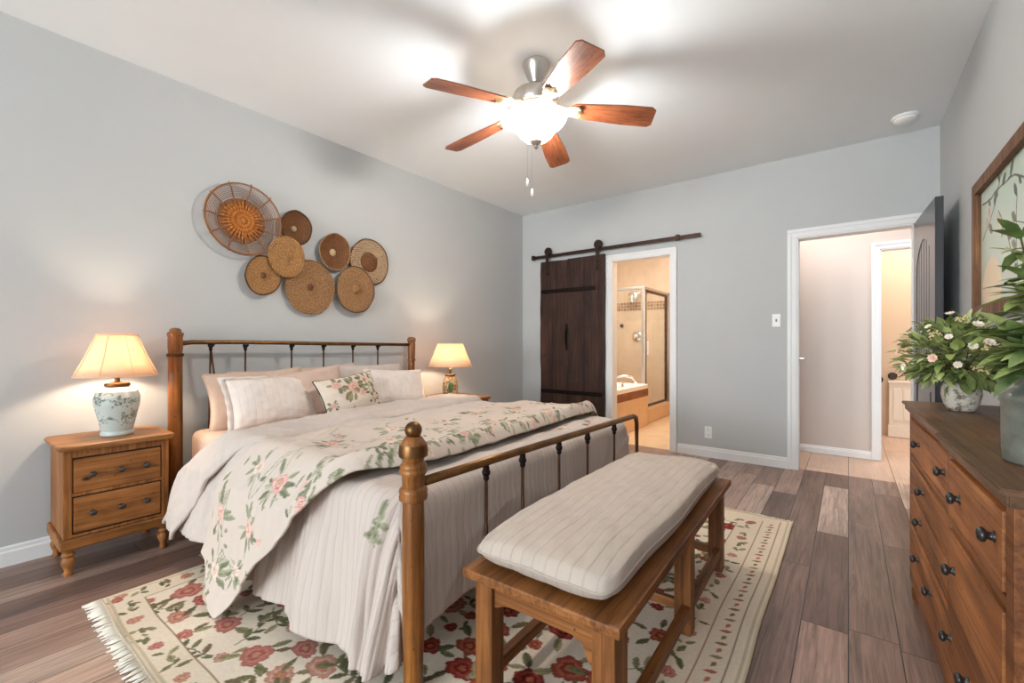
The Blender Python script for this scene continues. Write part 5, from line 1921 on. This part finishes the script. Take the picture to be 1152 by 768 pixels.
bl_list = [(-.9, -.25, .25), (-.55, -.5, .75), (-.3, -.85, .55), (.0, -.9, .35), (-.75, .2, .7), (-.2, -.3, 1.0), (.15, -.7, .75), (-.85, -.5, -.05), (-.5, -.85, .15), (-.2, -1.0, .05), (.3, -.9, .45)]
for i, v in enumerate(bl_list):
    v = Vector(v).normalized()
    p = c0 + Vector((0, 0, .045)) + bq_scale(v) * 1.0
    bm = new(); blossom_geo(bm, p, v, rnd.uniform(.013, .020), rnd)
    mm = M['petal'] if i % 4 else M['petal_pink']
    b_ = obj('blossom', bm, mm, bq, smooth=True)
v = Vector((-.75, .62, .4)).normalized()
bm = new(); blossom_geo(bm, c0 + Vector((0, 0, .045)) + bq_scale(v) * 1.02, v, .026, rnd)
obj('blossom', bm, M['petal_yellow'], bq, smooth=True)['label'] = 'yellow blossom'
for k in range(5):
    v = Vector(((-.5, -.75, .6), (.25, -.85, .3), (-.8, .0, .45), (-.1, -.6, .9), (.1, -.95, .0))[k]).normalized()
    bm = new()
    c = c0 + Vector((0, 0, .045)) + bq_scale(v) * 1.02
    for _ in range(22):
        sphere(bm, (c.x + rnd.gauss(0, .012), c.y + rnd.gauss(0, .012), c.z + rnd.gauss(0, .009)), rnd.uniform(.0025, .004), 6)
    obj('bud_cluster', bm, M['bud'], bq, smooth=True)

# tall grey jar with the large arrangement
jx, jy = .315, 1.39
t = tag(obj('jar', (lambda bm: (lathe(bm, [(.0, 0), (.050, 0), (.054, .006), (.055, .03), (.055, .125), (.058, .130), (.058, .140), (.052, .148), (.036, .158), (.033, .170), (.038, .178), (.038, .184), (.030, .18), (.028, .15), (0, .14)], 36, (0, 0, 0)), bm)[1])(new()), M['grey_glaze'], auto=60),
        'tall grey-green glazed jar at the right edge of the dresser', 'jar')
t.location = (jx, jy, dz + .001)
ar = thing('flower_arrangement', 'tall leafy arrangement with a cream rose in the grey jar', 'bouquet', (jx, jy, dz + .16))
bmA, bmB, bmS = new(), new(), new()
top = Vector((jx, jy, dz + .18))
rnd = random.Random(11)
stems = [(-.01, .10, .34), (.03, .02, .40), (.02, -.02, .24), (.05, .08, .36), (.08, .0, .30), (.02, .16, .25), (.07, -.08, .22), (-.02, .02, .06), (-.03, .06, .10), (.0, .12, .06), (.03, .2, .28), (.02, -.06, .08)]
for sx_, sy_, sz_ in stems:
    e = top + Vector((sx_, sy_, sz_))
    m_ = top + Vector((sx_ * .35, sy_ * .35, sz_ * .6))
    tube(bmS, [tuple(top - Vector((0, 0, .06))), tuple(top), tuple(m_), tuple(e)], [.003, .003, .0025, .0015], 6)
    for k in range(24):
        f = rnd.uniform(.3, 1.0)
        p = top.lerp(m_, f * 1.0 / .6) if f < .6 else m_.lerp(e, (f - .6) / .4)
        d = Vector((rnd.uniform(-1, 1), rnd.uniform(-1, 1), rnd.uniform(-.2, .9))).normalized()
        ln = rnd.uniform(.045, .085) if sz_ > .12 else rnd.uniform(.06, .10)
        if p.x + d.x * ln > .52:
            d.x = -abs(d.x)
        leaf_geo(bmA if k % 2 else bmB, p, d, (0, 0, 1), ln, ln * rnd.uniform(.30, .46) * (1 if sz_ > .12 else 1.3), rnd.uniform(.1, .5))
obj('foliage', bmA, M['leaf_deep'], ar, smooth=True)
obj('light_foliage', bmB, M['leaf_bright'], ar, smooth=True)
obj('stem', bmS, M['stem'], ar, smooth=True)
for (dx_, dy_, dz_, R) in ((.02, .05, .17, .03), (.05, -.03, .25, .03)):
    p = top + Vector((dx_, dy_, dz_))
    bm = new(); blossom_geo(bm, p, (-.5, -.75, .25), R, rnd, 10); b_ = obj('rose', bm, M['petal'], ar, smooth=True)
    b_['label'] = 'cream rose'

# ================================================================== FRAMED MIRROR WITH PAINTED REFLECTION ON THE RIGHT WALL
py0, py1, pz0, pz1 = 2.20, 3.275, 1.235, 1.915
mir = thing('framed_picture', 'wood framed botanical picture on the right wall above the dresser', 'picture', (XR, (py0 + py1) / 2, pz0))
fw, fd = .055, .036
bm = new()
def bar(poly):
    prism(bm, poly, 'x', XR - fd, XR - .001)
bar([(py0, pz0), (py1, pz0), (py1 - fw, pz0 + fw), (py0 + fw, pz0 + fw)])
bar([(py0, pz1), (py1, pz1), (py1 - fw, pz1 - fw), (py0 + fw, pz1 - fw)])
bar([(py0, pz0), (py0, pz1), (py0 + fw, pz1 - fw), (py0 + fw, pz0 + fw)])
bar([(py1, pz0), (py1, pz1), (py1 - fw, pz1 - fw), (py1 - fw, pz0 + fw)])
obj('frame', bm, M['frame_wood'], mir)
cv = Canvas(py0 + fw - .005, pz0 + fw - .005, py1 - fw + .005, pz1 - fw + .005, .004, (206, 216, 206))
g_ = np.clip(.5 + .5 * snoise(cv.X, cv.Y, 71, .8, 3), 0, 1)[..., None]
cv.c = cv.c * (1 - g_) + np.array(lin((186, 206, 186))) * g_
# lampshade reflection painted as a peach disc, with reflected branches and leaves
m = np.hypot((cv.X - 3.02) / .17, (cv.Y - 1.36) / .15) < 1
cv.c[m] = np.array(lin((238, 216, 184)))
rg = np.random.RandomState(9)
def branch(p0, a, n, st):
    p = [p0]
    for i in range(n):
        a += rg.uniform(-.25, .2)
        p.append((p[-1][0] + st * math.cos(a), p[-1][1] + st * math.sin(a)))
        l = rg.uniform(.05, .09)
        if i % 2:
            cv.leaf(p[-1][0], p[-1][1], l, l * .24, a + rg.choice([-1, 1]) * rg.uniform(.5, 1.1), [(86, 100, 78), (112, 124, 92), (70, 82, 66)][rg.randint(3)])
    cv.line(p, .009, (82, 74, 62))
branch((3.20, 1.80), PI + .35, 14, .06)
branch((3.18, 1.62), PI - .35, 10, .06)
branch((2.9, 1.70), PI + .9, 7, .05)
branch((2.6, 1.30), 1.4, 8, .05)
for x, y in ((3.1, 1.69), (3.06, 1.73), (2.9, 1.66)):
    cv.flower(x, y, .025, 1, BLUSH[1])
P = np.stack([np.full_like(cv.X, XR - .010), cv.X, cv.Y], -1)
grid_mesh('print', P, vcol('botanical_print', .35, .0, 50, .4, kind='Object'), mir, np.stack([cv.X, cv.Y], -1), cv.c, flip=True)  # mirror view painted into the colours, nothing is really reflected
bm = new(); box(bm, XR - .0085, XR - .002, py0 + .02, py1 - .02, pz0 + .02, pz1 - .02); obj('backing', bm, M['white_trim'], mir)
